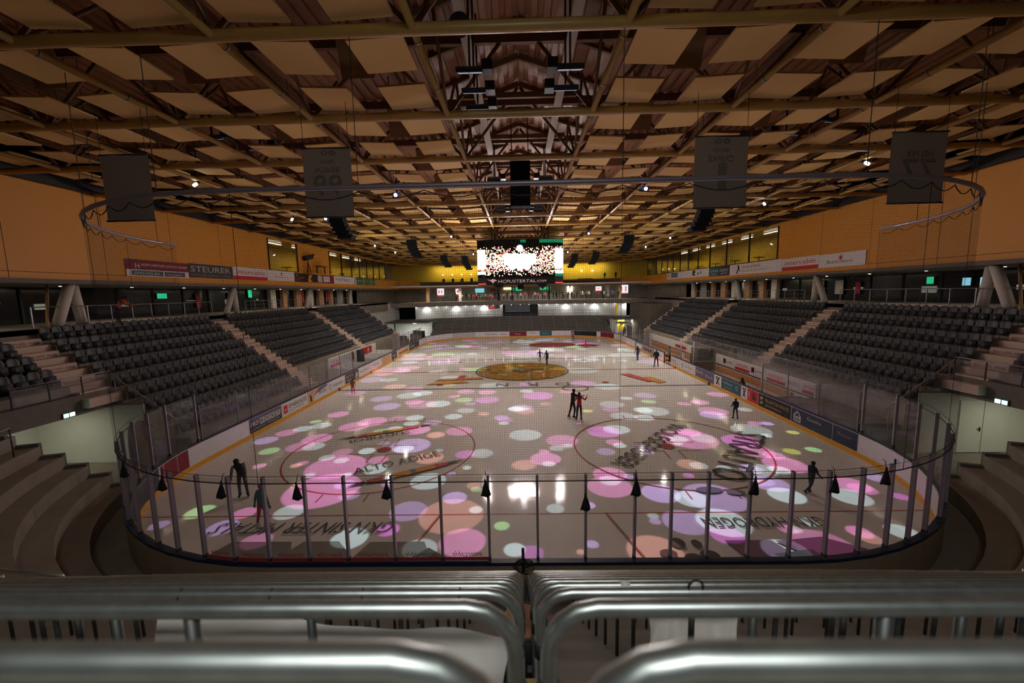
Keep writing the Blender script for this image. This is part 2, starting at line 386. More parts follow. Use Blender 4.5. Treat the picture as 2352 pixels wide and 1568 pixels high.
bFL = board(arcpath(-6.5, 51.5, PI/2, PI), 'curved corner boards at the far left corner of the ice')
bFR = board(arcpath(6.5, 51.5, 0, PI/2), 'curved corner boards at the far right corner of the ice')
# coloured line marks on the kick strip
for s in (-1, 1):
    for y, m in ((22.86, navy), (30, red), (37.14, navy)):
        b = MB(); b.box(s*14.99, y-.16, 0, s*14.965, y+.16, .225); o = b.build('line_mark', m, bL if s < 0 else (bR1 if y < 31 else bR2))

def signboard(name, label, o, d, u, Wd, Hd, bg, items=(), th=.025, off=.004, cat='advert board', group=None, letters='lettering'):
    o, d, u = Vector(o), Vector(d).normalized(), Vector(u).normalized(); n = d.cross(u)
    b = MB(); c = o + d*Wd/2 + u*Hd/2 + n*(off+th/2); b.obox(c, d*Wd/2, u*Hd/2, n*th/2)
    ob = tag(b.build(name, bg), label, cat, group)
    if items:
        q = MB(); ml = []
        def mi(m):
            if m not in ml: ml.append(m)
            return ml.index(m)
        oo = o + n*(off+th); k = 0
        for it in items:
            k += 1; of = .002+.0012*k
            if it[0] == 't':
                _, t, x, y, h, w, m = it[:7]; sh = it[7] if len(it) > 7 else 0
                q.text(t, oo + d*x*Wd + u*y*Hd, d, u, h=h*Hd, w=(w*Wd if w else None), m=mi(m), off=of, shear=sh)
            elif it[0] == 'r': q.poly([(it[1]*Wd, it[2]*Hd), (it[3]*Wd, it[2]*Hd), (it[3]*Wd, it[4]*Hd), (it[1]*Wd, it[4]*Hd)], oo, d, u, mi(it[5]), of)
            elif it[0] == 'p': q.poly([(x*Wd, y*Hd) for x, y in it[1]], oo, d, u, mi(it[2]), of)
            elif it[0] == 'o': q.poly([(it[1]*Wd+it[3]*Hd*math.cos(a*PI/10), it[2]*Hd+it[3]*Hd*math.sin(a*PI/10)) for a in range(20)], oo, d, u, mi(it[4]), of)
        lo = q.build(letters, ml); lo.parent = ob; lo.location = Vector(lo.location)-Vector(ob.location)
    return ob
def adL(y0, y1, bg, items, label): return signboard('advert_board', label, (-15, y0, .235), Y_, Z_, y1-y0, .80, bg, items, th=.01)
def adR(y0, y1, bg, items, label): return signboard('advert_board', label, (15, y1, .235), -Y_, Z_, y1-y0, .80, bg, items, th=.01)
adL(11.85, 14.85, dgrey, [('p', [(0, .45), (1, .55), (1, 1), (0, 1)], violet), ('t', 'PRO', .05, .42, .3, .2, white), ('r', .29, .36, .95, .78, lgrey), ('t', 'ROCKET', .31, .42, .3, .62, black), ('t', 'professional', .05, .12, .17, .4, lgrey), ('t', 'skating gear', .52, .12, .17, .4, lgrey)], 'dark advert with white block lettering low on the left boards, nearest dark one')
adL(14.95, 17.95, boardw, [('r', .04, .18, .18, .82, red), ('r', .08, .42, .14, .5, white), ('t', 'SPARKASSE', .22, .45, .34, .74, black), ('t', 'CASSA DI RISPARMIO', .22, .2, .15, .6, mgrey)], 'white advert with a red square and black lettering on the left boards')
adL(18.0, 20.85, tan, [('p', [(.12, .05), (.2, .05), (.16, .6), (.08, .75)], navy), ('p', [(.25, 0), (.3, .35), (.62, .95), (1, .8), (1, 0)], boardw), ('p', [(.3, .5), (.6, 1), (1, 1), (1, .82)], violet), ('t', 'BAUER', .55, .35, .3, .4, black)], 'orange and white picture advert on the left boards, beyond the red square one')
adL(20.9, 24.05, boardw, [('o', .14, .5, .3, mgrey), ('o', .14, .5, .24, boardw), ('t', 'V', .1, .32, .36, .08, violet), ('t', 'Videobar', .28, .35, .34, .62, violet)], 'white advert with a ringed letter on the left boards beside the blue mark')
adL(24.1, 26.95, dgrey, [('t', 'BISTRO', .06, .5, .32, .55, tan), ('t', 'ARENA', .1, .12, .25, .4, lgrey), ('p', [(.72, .1), (.8, .9), (.95, .5), (.9, .1)], lgrey)], 'dark advert with pale drawing on left boards behind the child in red')
adL(27.0, 33.2, boardw, [('t', 'INTERALL', .05, .35, .32, .4, mgrey), ('t', 'COUNT', .58, .38, .3, .32, mgrey)], 'long white advert on the left boards at the red centre mark')
adL(33.3, 36.4, tan, [('t', 'KOFL', .2, .3, .35, .5, ornge)], 'orange advert panel on the left boards beyond the red centre mark')
adL(36.6, 38.7, dgrey, [('t', 'HELL', .2, .3, .35, .6, lgrey)], 'narrow dark advert on the left boards beside the far blue mark')
adL(39, 44, tan, [('r', .1, .2, .9, .5, beamm)], 'brownish advert on the left boards beyond the far blue mark')
adL(44.2, 49.5, dgrey, [('r', .1, .3, .5, .7, mgrey)], 'last dark advert on the left boards before the far corner')
adR(8.55, 10.0, navy, [('t', 'Beyer', .2, .45, .25, .6, mgrey)], 'small navy advert on the right boards next to the white door')
adR(10.05, 13.0, navy, [('p', [(.06, .1), (.06, .55), (.16, .9), (.26, .55), (.26, .1)], lgrey), ('p', [(.09, .5), (.16, .78), (.23, .5)], navy), ('r', .08, .3, .24, .36, navy), ('r', .08, .18, .24, .23, navy), ('t', 'Goethe', .42, .55, .22, .34, lgrey)], 'navy advert with a white house outline on the right boards')
adR(13.05, 16.15, black, [('p', [(.03, .2), (.02, .7), (.1, .95), (.18, .75), (.15, .3)], dgrey), ('p', [(.05, .55), (.1, .85), (.15, .7), (.11, .6)], tan), ('p', [(.05, .3), (.12, .45), (.16, .3), (.1, .22)], tan), ('t', 'FOLLOW THE WOLVES', .22, .52, .25, .72, tan), ('t', '@HCPUSTERTAL', .24, .16, .2, .5, tan)], 'black advert with gold lettering and an animal head on right boards')
adR(16.2, 17.4, red, [('o', .62, .5, .32, dred), ('t', 'FAHR', .1, .2, .6, .12, white), ('r', .5, .3, .78, .45, black)], 'red advert with dark round emblem on the right boards')
for a, b, l in ((17.42, 18.2, 'nearer'), (20.95, 22.05, 'farther')):
    adR(a, b, boardw, [('p', [(.25, .15), (.4, .15), (.8, .85), (.65, .85)], black), ('p', [(.6, .15), (.75, .15), (.4, .85), (.25, .85)], black), ('r', .2, .8, .8, .88, black)], 'white advert with a black crossed emblem on right boards, %s of the two' % l)
adR(18.22, 20.93, teal, [('t', 'Raiffeisen', .12, .55, .22, .45, lgrey), ('o', .8, .55, .2, lgrey), ('o', .8, .55, .15, teal), ('r', .14, .3, .6, .34, mgrey), ('r', .14, .2, .5, .24, mgrey)], 'dark green advert between two crossed emblems on the right boards')
adR(22.1, 25.45, violet, [('t', 'alperia', .04, .35, .42, .40, lgrey), ('t', 'alperia', .54, .25, .42, .40, lgrey)], 'violet advert with the same pale word twice on the right boards')
adR(25.5, 31.2, boardw, [('t', 'Elektro', .04, .5, .28, .22, red), ('r', .05, .3, .35, .36, mgrey), ('o', .52, .5, .22, black), ('o', .52, .5, .14, boardw), ('t', 'pichler', .62, .4, .24, .3, mgrey)], 'long white advert with red word and black ring on the right boards')
adR(33.25, 36, boardw, [('t', 'Forst', .2, .3, .4, .6, dred)], 'white advert with dark red word beyond the gate on the right boards')
adR(36.2, 44, mgrey, [('r', .1, .2, .4, .8, boardw), ('r', .5, .3, .9, .6, dred)], 'grey and white advert on the right boards, far stretch')
for x0, x1, bg, it, l in ((-6.4, -3.9, boardw, [('t', 'DODOMUS', .1, .3, .4, .8, black)], 'white advert with heavy black word on the far end boards'),
        (-3.8, -2.0, boardw, [('t', 'Hotel', .2, .3, .4, .5, dred)], 'white advert with small dark red words on the far end boards'),
        (-1.95, 1.0, dred, [('t', 'Forst', .35, .3, .3, .3, white)], 'dark red advert on the far end boards'),
        (1.05, 3.2, boardw, [('t', 'HERBST', .2, .4, .35, .6, mgrey)], 'white advert with grey word right of the dark red one, far end boards'),
        (3.25, 5.3, teal, [('t', 'Raiffeisen', .2, .35, .3, .6, lgrey)], 'dark green advert on the far end boards')):
    signboard('advert_board', l, (x0, 60, .235), X_, Z_, x1-x0, .8, bg, it, th=.01)
def arcsign(cx, cy, a0, a1, m, label):
    p = arcpath(cx, cy, a0, a1, 8); b = MB(); b.strip(p, [(-.013, .235), (-.013, 1.03)]); b.strip(p, [(-.003, 1.03), (-.003, .235)])
    b.strip(p, [(-.013, 1.03), (-.003, 1.03)]); b.strip(p, [(-.003, .235), (-.013, .235)])
    return tag(b.build('advert_board', m), label, 'advert board')
arcsign(-6.5, 8.5, PI*1.03, PI*1.10, dred, 'dark red advert on the curved near left corner boards')
arcsign(-6.5, 8.5, PI*1.105, PI*1.30, navy, 'long navy advert on the curved near left corner boards')
arcsign(6.5, 51.5, .25*PI, .42*PI, black, 'black advert on the curved far right corner boards')
arcsign(6.5, 51.5, .1*PI, .22*PI, dred, 'dark red advert on the curved far right corner boards')
arcsign(-6.5, 51.5, .55*PI, .7*PI, lgrey, 'pale advert with rounded badge on the curved far left corner boards')
# white gate door in the near right corner
dr = MB(); p = arcpath(6.5, 8.5, -.13*PI, -.01*PI, 8); dr.strip(p, [(-.02, .23), (-.02, 1.05)]); dr.strip(p, [(-.002, 1.05), (-.002, .23)]); dr.strip(p, [(-.02, 1.05), (-.002, 1.05)]); dr.strip(p, [(-.002, .23), (-.02, .23)])
gd = tag(dr.build('board_gate', boardw), 'plain white gate in the boards at the near right corner', 'gate')
hb = MB(); hb.box(14.62, 6.25, .62, 14.58, 6.3, .85); ho = hb.build('handle', black); ho.parent = gd; ho.location = Vector(ho.location)-Vector(gd.location)

# ================================================================== GLASS AND POSTS
NX = [-7.31, -6.42, -5.42, -4.45, -3.28, -2.11, -.95, .23, 1.39, 2.57, 3.44, 4.31, 5.29, 6.28, 7.15]
PP = []   # (x, y, nx, ny)
def onarc(x, s):
    c = (x-s*6.5)/RC; return (x, 8.5-RC*math.sqrt(1-c*c), c, -math.sqrt(1-c*c))
angs = [math.asin(v) for v in ((10.8-6.5)/8.5, (9.86-6.5)/8.5, (9.06-6.5)/8.5, (8.18-6.5)/8.5)]
for a in [PI/2-.005, 1.36, 1.22, 1.08, .94, .80, .66]+angs: PP.append((-6.5-RC*math.sin(a), 8.5-RC*math.cos(a), -math.sin(a), -math.cos(a)))
for x in NX: PP.append((x, 0, 0, -1) if abs(x) <= 6.5 else onarc(x, 1 if x > 0 else -1))
for x in (8.02, 8.87, 9.67, 10.43): PP.append(onarc(x, 1))
for a in (.62, .76, .90, 1.05, 1.2, 1.36, PI/2-.005): PP.append((6.5+RC*math.sin(a), 8.5-RC*math.cos(a), math.sin(a), -math.cos(a)))
GT = 3.30
mid = len(PP)//2
def where(i, n):
    x, y = PP[i][0], PP[i][1]
    if abs(x) < 6.6: return 'near end boards'
    return 'near %s corner boards' % ('right' if x > 0 else 'left')
def ordfrom(i, n):
    return '%s from the left' % ORD[i] if i < n//2 else ('%s from the right' % ORD[n-1-i])
for i, (x, y, nx, ny) in enumerate(PP):
    b = MB(); c = Vector((x+nx*.06, y+ny*.06, 0)); n = Vector((nx, ny, 0)); t = Vector((-ny, nx, 0))
    b.obox(c+Vector((0, 0, (1.13+GT+.05)/2)), t*.028, n*.05, Vector((0, 0, (GT+.05-1.13)/2)))
    po = b.build('glass_post', alum); tag(po, 'slim aluminium glass post on the %s, %s' % (where(i, 0), ordfrom(i, len(PP))), 'post', 'posts of the near glass')
    cl = MB(); cl.obox(c+Vector((0, 0, 1.2)), t*.034, n*.056, Vector((0, 0, .05))); co = cl.build('clamp', dgrey); co.parent = po; co.location = Vector(co.location)-Vector(po.location)
for i in range(len(PP)-1):
    a, c = PP[i], PP[i+1]; b = MB()
    A = Vector((a[0]+a[2]*.06, a[1]+a[3]*.06, 0)); C = Vector((c[0]+c[2]*.06, c[1]+c[3]*.06, 0)); d = (C-A).normalized(); n = Vector((-d.y, d.x, 0))
    b.obox((A+C)/2+Vector((0, 0, (1.13+GT)/2)), d*((C-A).length/2-.03), n*.006, Vector((0, 0, (GT-1.13)/2)))
    g = tag(b.build('glass_shield', rinkglass), 'clear glass pane above the %s, %s' % (where(i, 0), ordfrom(i, len(PP)-1)), 'glass', 'panes of the near glass')
    if -8.3 < a[0] < -1.0:      # clear sticker strip along the foot of the pane, read from the ice
        q = MB(); Wd = (C-A).length-.06; o = C - d*.03 + n*.008 + Vector((0, 0, 1.14))
        q.poly([(0, 0), (Wd, 0), (Wd, .085), (0, .085)], o, -d, Z_, 0, .001)
        q.text('intercable', o+Vector((0, 0, .11)) - d*Wd*.14, -d, Z_, h=.13, w=Wd*.66, m=0, off=.001, shear=.35)
        s = q.build('sticker_band', red); s.parent = g; s.location = Vector(s.location)-Vector(g.location)
# side glass
def sideglassrow(s, y0, y1, top, name):
    n = max(1, round((y1-y0)/2.4)); k = 0
    for i in range(n+1):
        y = y0+(y1-y0)*i/n; b = MB(); b.box(s*15.04, y-.02, 1.13, s*15.09, y+.02, top+.04)
        tag(b.build('glass_post', mgrey), '%s aluminium post of the %s side glass %s' % (ORD[i], SIDE[s], name), 'post', 'posts of the side glass')
        if i < n:
            b = MB(); b.box(s*15.055, y+.03, 1.13, s*15.067, y+(y1-y0)/n-.03, top)
            tag(b.build('glass_shield', sideglass), '%s glass pane on the %s side boards %s' % (ORD[i], SIDE[s], name), 'glass', 'panes of the side glass')
sideglassrow(-1, 8.7, 26, 2.75, 'before the penalty boxes'); sideglassrow(-1, 37.5, 51.4, 2.75, 'beyond the penalty boxes')
sideglassrow(1, 8.7, 16.0, 2.9, 'before the benches'); sideglassrow(1, 37.5, 51.4, 2.75, 'beyond the benches')
for y, h, l in ((16.05, 3.0, 'nearest'), (26.2, 3.1, 'second'), (29.0, 3.1, 'third'), (45.6, 2.9, 'farthest')):
    b = MB(); b.cyl((15.1, y, 1.1), .06, h-1.1, 10); tag(b.build('white_post', lgrey), 'pale upright post at the right side boards, %s of four' % l, 'post', 'pale posts by the benches')

# ================================================================== NET
NP = []
for a in np.linspace(PI+.0, 1.5*PI, 16): NP.append((-6.5+RC*math.cos(a), 8.5+RC*math.sin(a), math.cos(a), math.sin(a)))
for x in np.linspace(-6.5, 6.5, 10)[1:]: NP.append((x, 0, 0, -1))
for a in np.linspace(-PI/2, 0, 16)[1:]: NP.append((6.5+RC*math.cos(a), 8.5+RC*math.sin(a), math.cos(a), math.sin(a)))
b = MB(); uv = []; s_ = 0; ZN0, ZN1 = 3.2, 10.0
for i, (x, y, nx, ny) in enumerate(NP):
    if i: s_ += math.hypot(x-NP[i-1][0], y-NP[i-1][1])
    for z in (ZN0, ZN1): b.v.append((x+nx*.12, y+ny*.12, z)); uv.append((s_, z))
for i in range(len(NP)-1): b.f.append((2*i, 2*i+2, 2*i+3, 2*i+1)); b.m.append(0); b.sm.append(False)
b.uv = uv
nt = thing('safety_net', (0, 0, ZN0), 'tall fine safety net hanging around the near end of the ice', 'net')
b.build('net_mesh', netm, nt)
def npath(z, off=.12): return [(x+nx*off, y+ny*off, z) for x, y, nx, ny in NP]
b = MB(); b.tube(npath(3.2), .014, 6); b.build('bottom_cord', black, nt); b = MB(); b.tube(npath(3.38), .006, 5); b.build('upper_cord', black, nt)
for i in range(3, len(NP), 6): b = MB(); q = NP[i]; b.tube([(q[0]+q[2]*.12, q[1]+q[3]*.12, 3.2), (q[0]+q[2]*.12, q[1]+q[3]*.12, 10)], .006, 5); b.build('seam_cord', black, nt)
rg = thing('net_ring', (0, -.1, 10), 'curved grey tube carrying the net, hung from the roof', 'net rail')
b = MB(); b.tube(npath(10.03), .055, 8); b.build('ring_tube', alum, rg)
b = MB(); full = npath(10.0); sw = []
for i in range(len(full)-1):
    A, C = Vector(full[i]), Vector(full[i+1])
    for k in range(5): q = A.lerp(C, k/5); q.z = 9.93-.16*math.sin(PI*k/5); sw.append(q)
b.tube(sw, .012, 5); b.build('cable', cabm, rg)
for i in range(1, len(NP), 4): b = MB(); q = full[i]; b.tube([q, (q[0], q[1], 15.5)], .009, 5); b.build('hanger', cabm, rg)
for i, k in enumerate((2, 5, 8, 11, 14, 17)):
    pass
lampx = [(-5.0, 0), (-11.8, 1), (5.1, 0), (11.9, 1)]
# black cloth pouches tied to the posts
def pouch(x, z, sc, tilt, label):
    y = -.22 if abs(x) <= 6.6 else onarc(x, 1 if x > 0 else -1)[1]-.2
    b = MB(); n = 10; prof = [(.02, 0), (.03, -.1), (.07, -.22), (.11, -.36), (.13, -.42)]; rings = []
    for j, (r, dz) in enumerate(prof):
        rings.append([(x+tilt*(-dz)+r*math.cos(2*PI*k/n)*(1+.15*math.sin(3*k+j)), y-.02+.45*r*math.sin(2*PI*k/n), z+dz*sc+(.03*math.sin(k*2.1) if j == 4 else 0)) for k in range(n)])
    k0 = 0
    for rr in rings: b.v += rr
    for j in range(len(prof)-1):
        for k in range(n): b.f.append((j*n+k, (j+1)*n+k, (j+1)*n+(k+1) % n, j*n+(k+1) % n)); b.m.append(0); b.sm.append(True)
    b.f.append(tuple(range(n))); b.m.append(0); b.sm.append(False); b.f.append(tuple((len(prof)-1)*n+k for k in reversed(range(n)))); b.m.append(0); b.sm.append(False)
    t = tag(b.build('cloth_pouch', black), label, 'cloth', 'black cloths tied to the glass posts')
    c = MB(); c.tube([(x, y, z-.02), (x+.01, y+.03, z+.12), (x, y+.1, z+.14)], .008, 5); o = c.build('tie', cabm); o.parent = t; o.location = Vector(o.location)-Vector(t.location)
for x, z, sc, tl, l in ((-11.0, 3.3, 1, 0, 'black cloth on glass post at the near left corner, leftmost'), (-9.15, 3.3, .9, -.05, 'black cloth on glass post left of the adult skater in the dark vest'),
        (-7.35, 3.32, 1, -.1, 'black cloth on the glass post beside the child in teal'), (-5.5, 3.3, 1, .0, 'black cloth on glass post, third of the row left of the aisle'), (-3.34, 3.3, 1, -.05, 'black cloth on glass post, second of the row left of the aisle'),
        (-1.0, 3.32, .95, .03, 'black cloth on glass post just left of the aisle gap'), (1.36, 2.95, .95, 0, 'low hanging black cloth on long cord right of the aisle gap'), (2.55, 3.32, 1, -.03, 'black cloth on glass post, second of the row right of the aisle'),
        (5.3, 3.32, 1, -.06, 'black cloth on glass post, third of the row right of the aisle'), (7.15, 3.32, 1, .02, 'black cloth on the glass post beside the child in black'), (8.5, 3.4, 1, .03, 'black cloth on glass post at the near right corner')):
    pouch(x, z, sc, tl, l)
# ================================================================== GROUND
b = MB(); b.box(-34, -16, -.25, 34, 82, -.03); struct(b.build('floor', concrete, origin=(0, 0, 0)))
# ================================================================== SIDE STANDS
XB = lambda i: 22.6-.765*i
ZF = lambda i: 5.7-.57*i
BLK = [('near', -2.0, 7.55, 4, 4), ('A', 9.0, 19.7, 9, 7), ('B', 21.2, 33.8, 7, 7), ('C', 35.2, 47.0, 7, 7)]
AIS = [(7.55, 9.0, 5), (19.7, 21.2, 7), (33.8, 35.2, 7), (47.0, 48.1, 7)]
for s in (-1, 1):
    b = MB()
    for nm, y0, y1, nl, nr in BLK:
        n = nl if s < 0 else nr
        for i in range(n):
            zb = ZF(i)-.4 if nm == 'near' else 0
            b.box(s*(XB(i)-.62), y0, zb, s*(XB(i)+.145), y1, ZF(i), 0)
    for k, (y0, y1, n) in enumerate(AIS):
        if s < 0 and k == 1: n = 9
        for i in range(n):
            zb = ZF(i)-.4 if k == 0 else 0
            b.box(s*(XB(i)-.62), y0, zb, s*(XB(i)+.145), y1, ZF(i), 1)
            b.box(s*(XB(i)-.235), y0+.02, ZF(i), s*(XB(i)+.145), y1-.02, ZF(i)+.285, 1)
            if k < 2:
                o = Vector((s*(XB(i)-.235), y0+.12 if s < 0 else y1-.12, ZF(i)+.06)); d = Y_*(-s)
                if k == 0 or i < 7:
                    b.text('Intercable', o, d, Z_, h=.13, w=.7, m=2, off=.003, shear=.3); b.text('ARENA', o+d*.8, d, Z_, h=.10, w=.42, m=3, off=.003)
    b.box(s*22.75, -14, 5.0, s*22.95, 60, 6.40, 0)
    struct(b.build('grandstand_steps', [concrete, stair, dred, black], origin=(s*20, 20, 0)))

# seats -------------------------------------------------------------
def seat_meshes():
    bk = MB(); nx, nz_ = 6, 6; g = []
    for th in (0, .03):
        for j in range(nz_+1):
            for i in range(nx+1):
                u = -1+2*i/nx; v = j/nz_; hw = .215*(1-.32*max(0, v-.55)**2/.2) ; z = .40+.43*v
                if v > .8: z -= .05*u*u*(v-.8)/.2
                g.append((u*hw, .05*u*u-.09*(v-.2)*.6+th+.02, z))
    bk.v = g; q = (nx+1)*(nz_+1)
    for j in range(nz_):
        for i in range(nx):
            a = j*(nx+1)+i
            bk.f += [(a, a+nx+1, a+nx+2, a+1), (q+a, q+a+1, q+a+nx+2, q+a+nx+1)]; bk.m += [0, 0]; bk.sm += [True, True]
    rim = [i for i in range(nx+1)]+[j*(nx+1)+nx for j in range(1, nz_+1)]+[nz_*(nx+1)+i for i in range(nx-1, -1, -1)]+[j*(nx+1) for j in range(nz_-1, 0, -1)]
    for k in range(len(rim)):
        a, c = rim[k], rim[(k+1) % len(rim)]; bk.f.append((a, c, q+c, q+a)); bk.m.append(0); bk.sm.append(False)
    pan = MB(); pan.add([(-.2, .10, .24), (.2, .10, .24), (.2, .24, .22), (-.2, .24, .22), (-.21, .13, .50), (.21, .13, .50), (.21, .20, .52), (-.21, .20, .52)],
        [(0, 3, 2, 1), (4, 5, 6, 7), (0, 1, 5, 4), (1, 2, 6, 5), (2, 3, 7, 6), (3, 0, 4, 7)], 0, True)
    pan.box(-.05, .22, .27, .05, .235, .40)
    br = MB(); br.tube([(.25, .02, 0), (.25, .03, .2), (.25, .08, .42), (.25, .02, .52)], [.022, .022, .026, .018], 6); br.box(.04, .05, .33, .25, .075, .37)
    return bk, pan, br
bk, pan, br = seat_meshes()
SEATS = []
for s in (-1, 1):
    for nm, y0, y1, nl, nr in BLK:
        for i in range(nl if s < 0 else nr):
            n = int((y1-y0-.1)/.5)
            for k in range(n):
                if nm == 'near': y = y1-.3-.5*k; a = k+1
                else: y = y0+.3+.5*k; a = k+1
                SEATS.append((s, nm, i, a, s*XB(i), y, ZF(i)))
def vis(q): return inframe((q[4], q[5], q[6]+.6), -2)
SEATS = [q for q in SEATS if inframe((q[4], q[5], q[6]+.6), 60)]
SEATS.sort(key=lambda q: (0 if vis(q) else 1, (Vector((q[4], q[5], q[6]))-CP).length))
BN = {'near': 'above the white tunnel', 'A': 'between the first two aisles', 'B': 'between second and third aisles', 'C': 'beyond the third aisle'}
first = None
RN = ['top row', 'second row', 'third row', 'fourth row', 'fifth row', 'sixth row', 'seventh row', 'eighth row', 'bottom row']
for q in SEATS[:300]:
    s, nm, i, a, x, y, z = q
    lab = 'dark tip-up seat, %s from the aisle, %s, %s stand %s' % (ORD[a-1], RN[i], SIDE[s], BN[nm])
    rz = PI/2 if s > 0 else -PI/2
    if first is None:
        first = thing('stadium_seat', (x, y, z), lab, 'seat', 'tip-up seats in the stands', rz)
        for mb, nme, m in ((bk, 'backrest', seatm), (pan, 'seat_pan', seatm), (br, 'bracket', brkm)):
            o = mb.build(nme, m, first, world=False)
    else: dup(first, (x, y, z), rz, lab)
rest = SEATS[300:]
V0 = np.array(bk.v+pan.v+br.v); nb = len(bk.v); npn = len(pan.v)
F0 = list(bk.f)+[tuple(nb+i for i in f) for f in pan.f]+[tuple(nb+npn+i for i in f) for f in br.f]
M0 = [0]*len(bk.f)+[0]*len(pan.f)+[1]*len(br.f)
big = MB(); VV = []
for k, q in enumerate(rest):
    s, nm, i, a, x, y, z = q
    VV.append(np.stack([x - s*V0[:, 1], y + s*V0[:, 0], z + V0[:, 2]], 1))
    big.f += [tuple(k*len(V0)+i for i in f) for f in F0]; big.m += M0
big.v = np.concatenate(VV).tolist(); big.sm = [True]*len(big.f)
o = big.build('stadium_seats', [seatm, brkm], origin=(0, 25, 1)); tag(o, 'all the remaining dark tip-up seats farther along both stands', 'seats'); o['kind'] = 'stuff'

# ================================================================== TUNNELS UNDER THE NEAR BLOCKS
for s in (-1, 1):
    b = MB()
    b.box(s*19.25, -3, 2.78, s*19.7, 9.0, 3.62, 0)                # beam over the opening
    b.box(s*23.2, 2, -.02, s*23.35, 9.2, 6.3, 1)                  # back wall
    b.box(s*17.9, 8.9, -.02, s*23.3, 8.98, 2.78, 1)               # end wall
    b.box(s*15.9, 8.9, -.02, s*17.9, 8.98, 1.1, 0)
    b.box(s*19.5, -1.0, -.02, s*23.3, 2.2, 4.0, 2)
    b.box(s*19.7, 2, 2.78, s*23.3, 9.0, 2.9, 1)                   # ceiling
    struct(b.build('wall_tunnel_%s' % SIDE[s], [dkconc, white, dkconc], origin=(s*20, 6, 0)))
    t = thing('parapet_rail', (s*19.3, 7, 3.62), 'glass parapet with thin rail above the %s tunnel opening' % SIDE[s], 'railing')
    c = MB(); c.tube([(s*19.3, 5.2, 4.42), (s*19.3, 8.95, 4.42)], .025, 8); c.build('rail', alum, t)
    for y in (5.2, 6.45, 7.7, 8.93): c = MB(); c.box(s*19.28, y-.02, 3.62, s*19.32, y+.02, 4.42); c.build('post', dgrey, t)
    c = MB(); c.box(s*19.295, 5.2, 3.7, s*19.305, 8.95, 4.36); c.build('glass', sideglass, t)
    t = thing('exit_sign', (s*19.2, 6.95, 2.84), 'glowing green and white exit sign over the %s tunnel opening' % SIDE[s], 'sign')
    c = MB(); c.box(s*19.2, 6.72, 2.80, s*19.25, 7.2, 3.02); c.build('box', dgrey, t)
    c = MB(); c.box(s*19.19, 6.75, 2.83, s*19.2, 6.93, 2.99); c.box(s*19.19, 6.98, 2.83, s*19.2, 7.17, 2.99); c.build('light', emexit, t)
    t = thing('handrail', (s*18, 8.8, 1.5), 'sloping handrail beside the %s stand above the tunnel side' % SIDE[s], 'railing')
    c = MB(); c.tube([(s*16.3, 8.85, 2.05), (s*19.2, 8.85, 4.3)], .028, 8); c.build('rail', brkm, t)
    for x, z0, z1 in ((16.5, 0, 2.2), (17.8, 0, 3.2), (19.0, 2.8, 4.15)): c = MB(); c.tube([(s*x, 8.82, z0), (s*x, 8.82, z1)], .02, 6); c.build('post', alum, t)
t = thing('tunnel_door', (20.75, 8.97, 0), 'white double door in the right tunnel beneath the exit sign', 'door')
for x0, x1 in ((19.7, 20.73), (20.77, 21.8)):
    c = MB(); c.box(x0, 8.84, .02, x1, 8.9, 2.45); c.build('leaf', white, t)
c = MB(); c.box(20.6, 8.81, 1.0, 20.64, 8.84, 1.2); c.box(20.5, 8.80, 1.1, 20.64, 8.82, 1.13); c.build('handle', black, t)
c = MB(); c.tube([(-17.3, 8.0, .0), (-17.3, 8.0, 1.2), (-17.3, 8.05, 2.0), (-17.3, 8.0, 2.2)], [.42, .44, .42, .2], 16)
tag(c.build('rolled_curtain', black), 'large dark rolled curtain standing at the left tunnel mouth', 'curtain')

# ================================================================== BENCHES
bm_ = [white, wood, navy]
def benchwall(s, y0, y1, lab):
    b = MB(); b.box(s*17.25, y0, .0, s*17.36, y1, 1.95, 0); b.box(s*17.22, y0, 1.06, s*17.25, y1, 1.13, 1)
    tag(b.build('bench_back_wall', [white, navy]), lab, 'wall panel')
benchwall(1, 14.4, 26.6, 'white back wall with navy stripe behind the players bench'); benchwall(1, 29.5, 45, 'white back wall behind the farther bench at the right')
k = 0
for y0, y1, c1, it, l in ((23.4, 25.4, boardw, [('r', .08, .25, .28, .8, black), ('t', 'pichler', .35, .35, .3, .5, black)], 'white advert with black square behind the bench, farthest of four'),
      (21.3, 23.3, boardw, [('r', 0, 0, 1, .32, red), ('t', 'intercable', .08, .45, .4, .8, red, .3)], 'white and red script advert behind the bench, farther of two'),
      (19.2, 21.2, boardw, [('r', .08, .25, .28, .8, black), ('t', 'pichler', .35, .35, .3, .5, black)], 'white advert with black square behind the bench, nearer of two'),
      (17.1, 19.1, boardw, [('r', 0, 0, 1, .32, red), ('t', 'intercable', .08, .45, .4, .8, red, .3)], 'white and red script advert behind the bench beside the tall post'),
      (15.6, 16.9, boardw, [('t', 'BERGMILCH', .08, .35, .3, .8, violet)], 'white advert with violet word right of the tall post'),
      (14.5, 15.5, boardw, [('r', 0, 0, 1, .32, red), ('t', 'intercable', .08, .45, .4, .8, red, .3)], 'white and red script advert, rightmost behind the bench'),
      (33, 36, boardw, [('r', 0, .2, 1, .6, red)], 'white advert with red bar behind the far bench')):
    signboard('advert_board', l, (17.245, y1, 1.2), -Y_, Z_, y1-y0, .7, c1, it, th=.01)
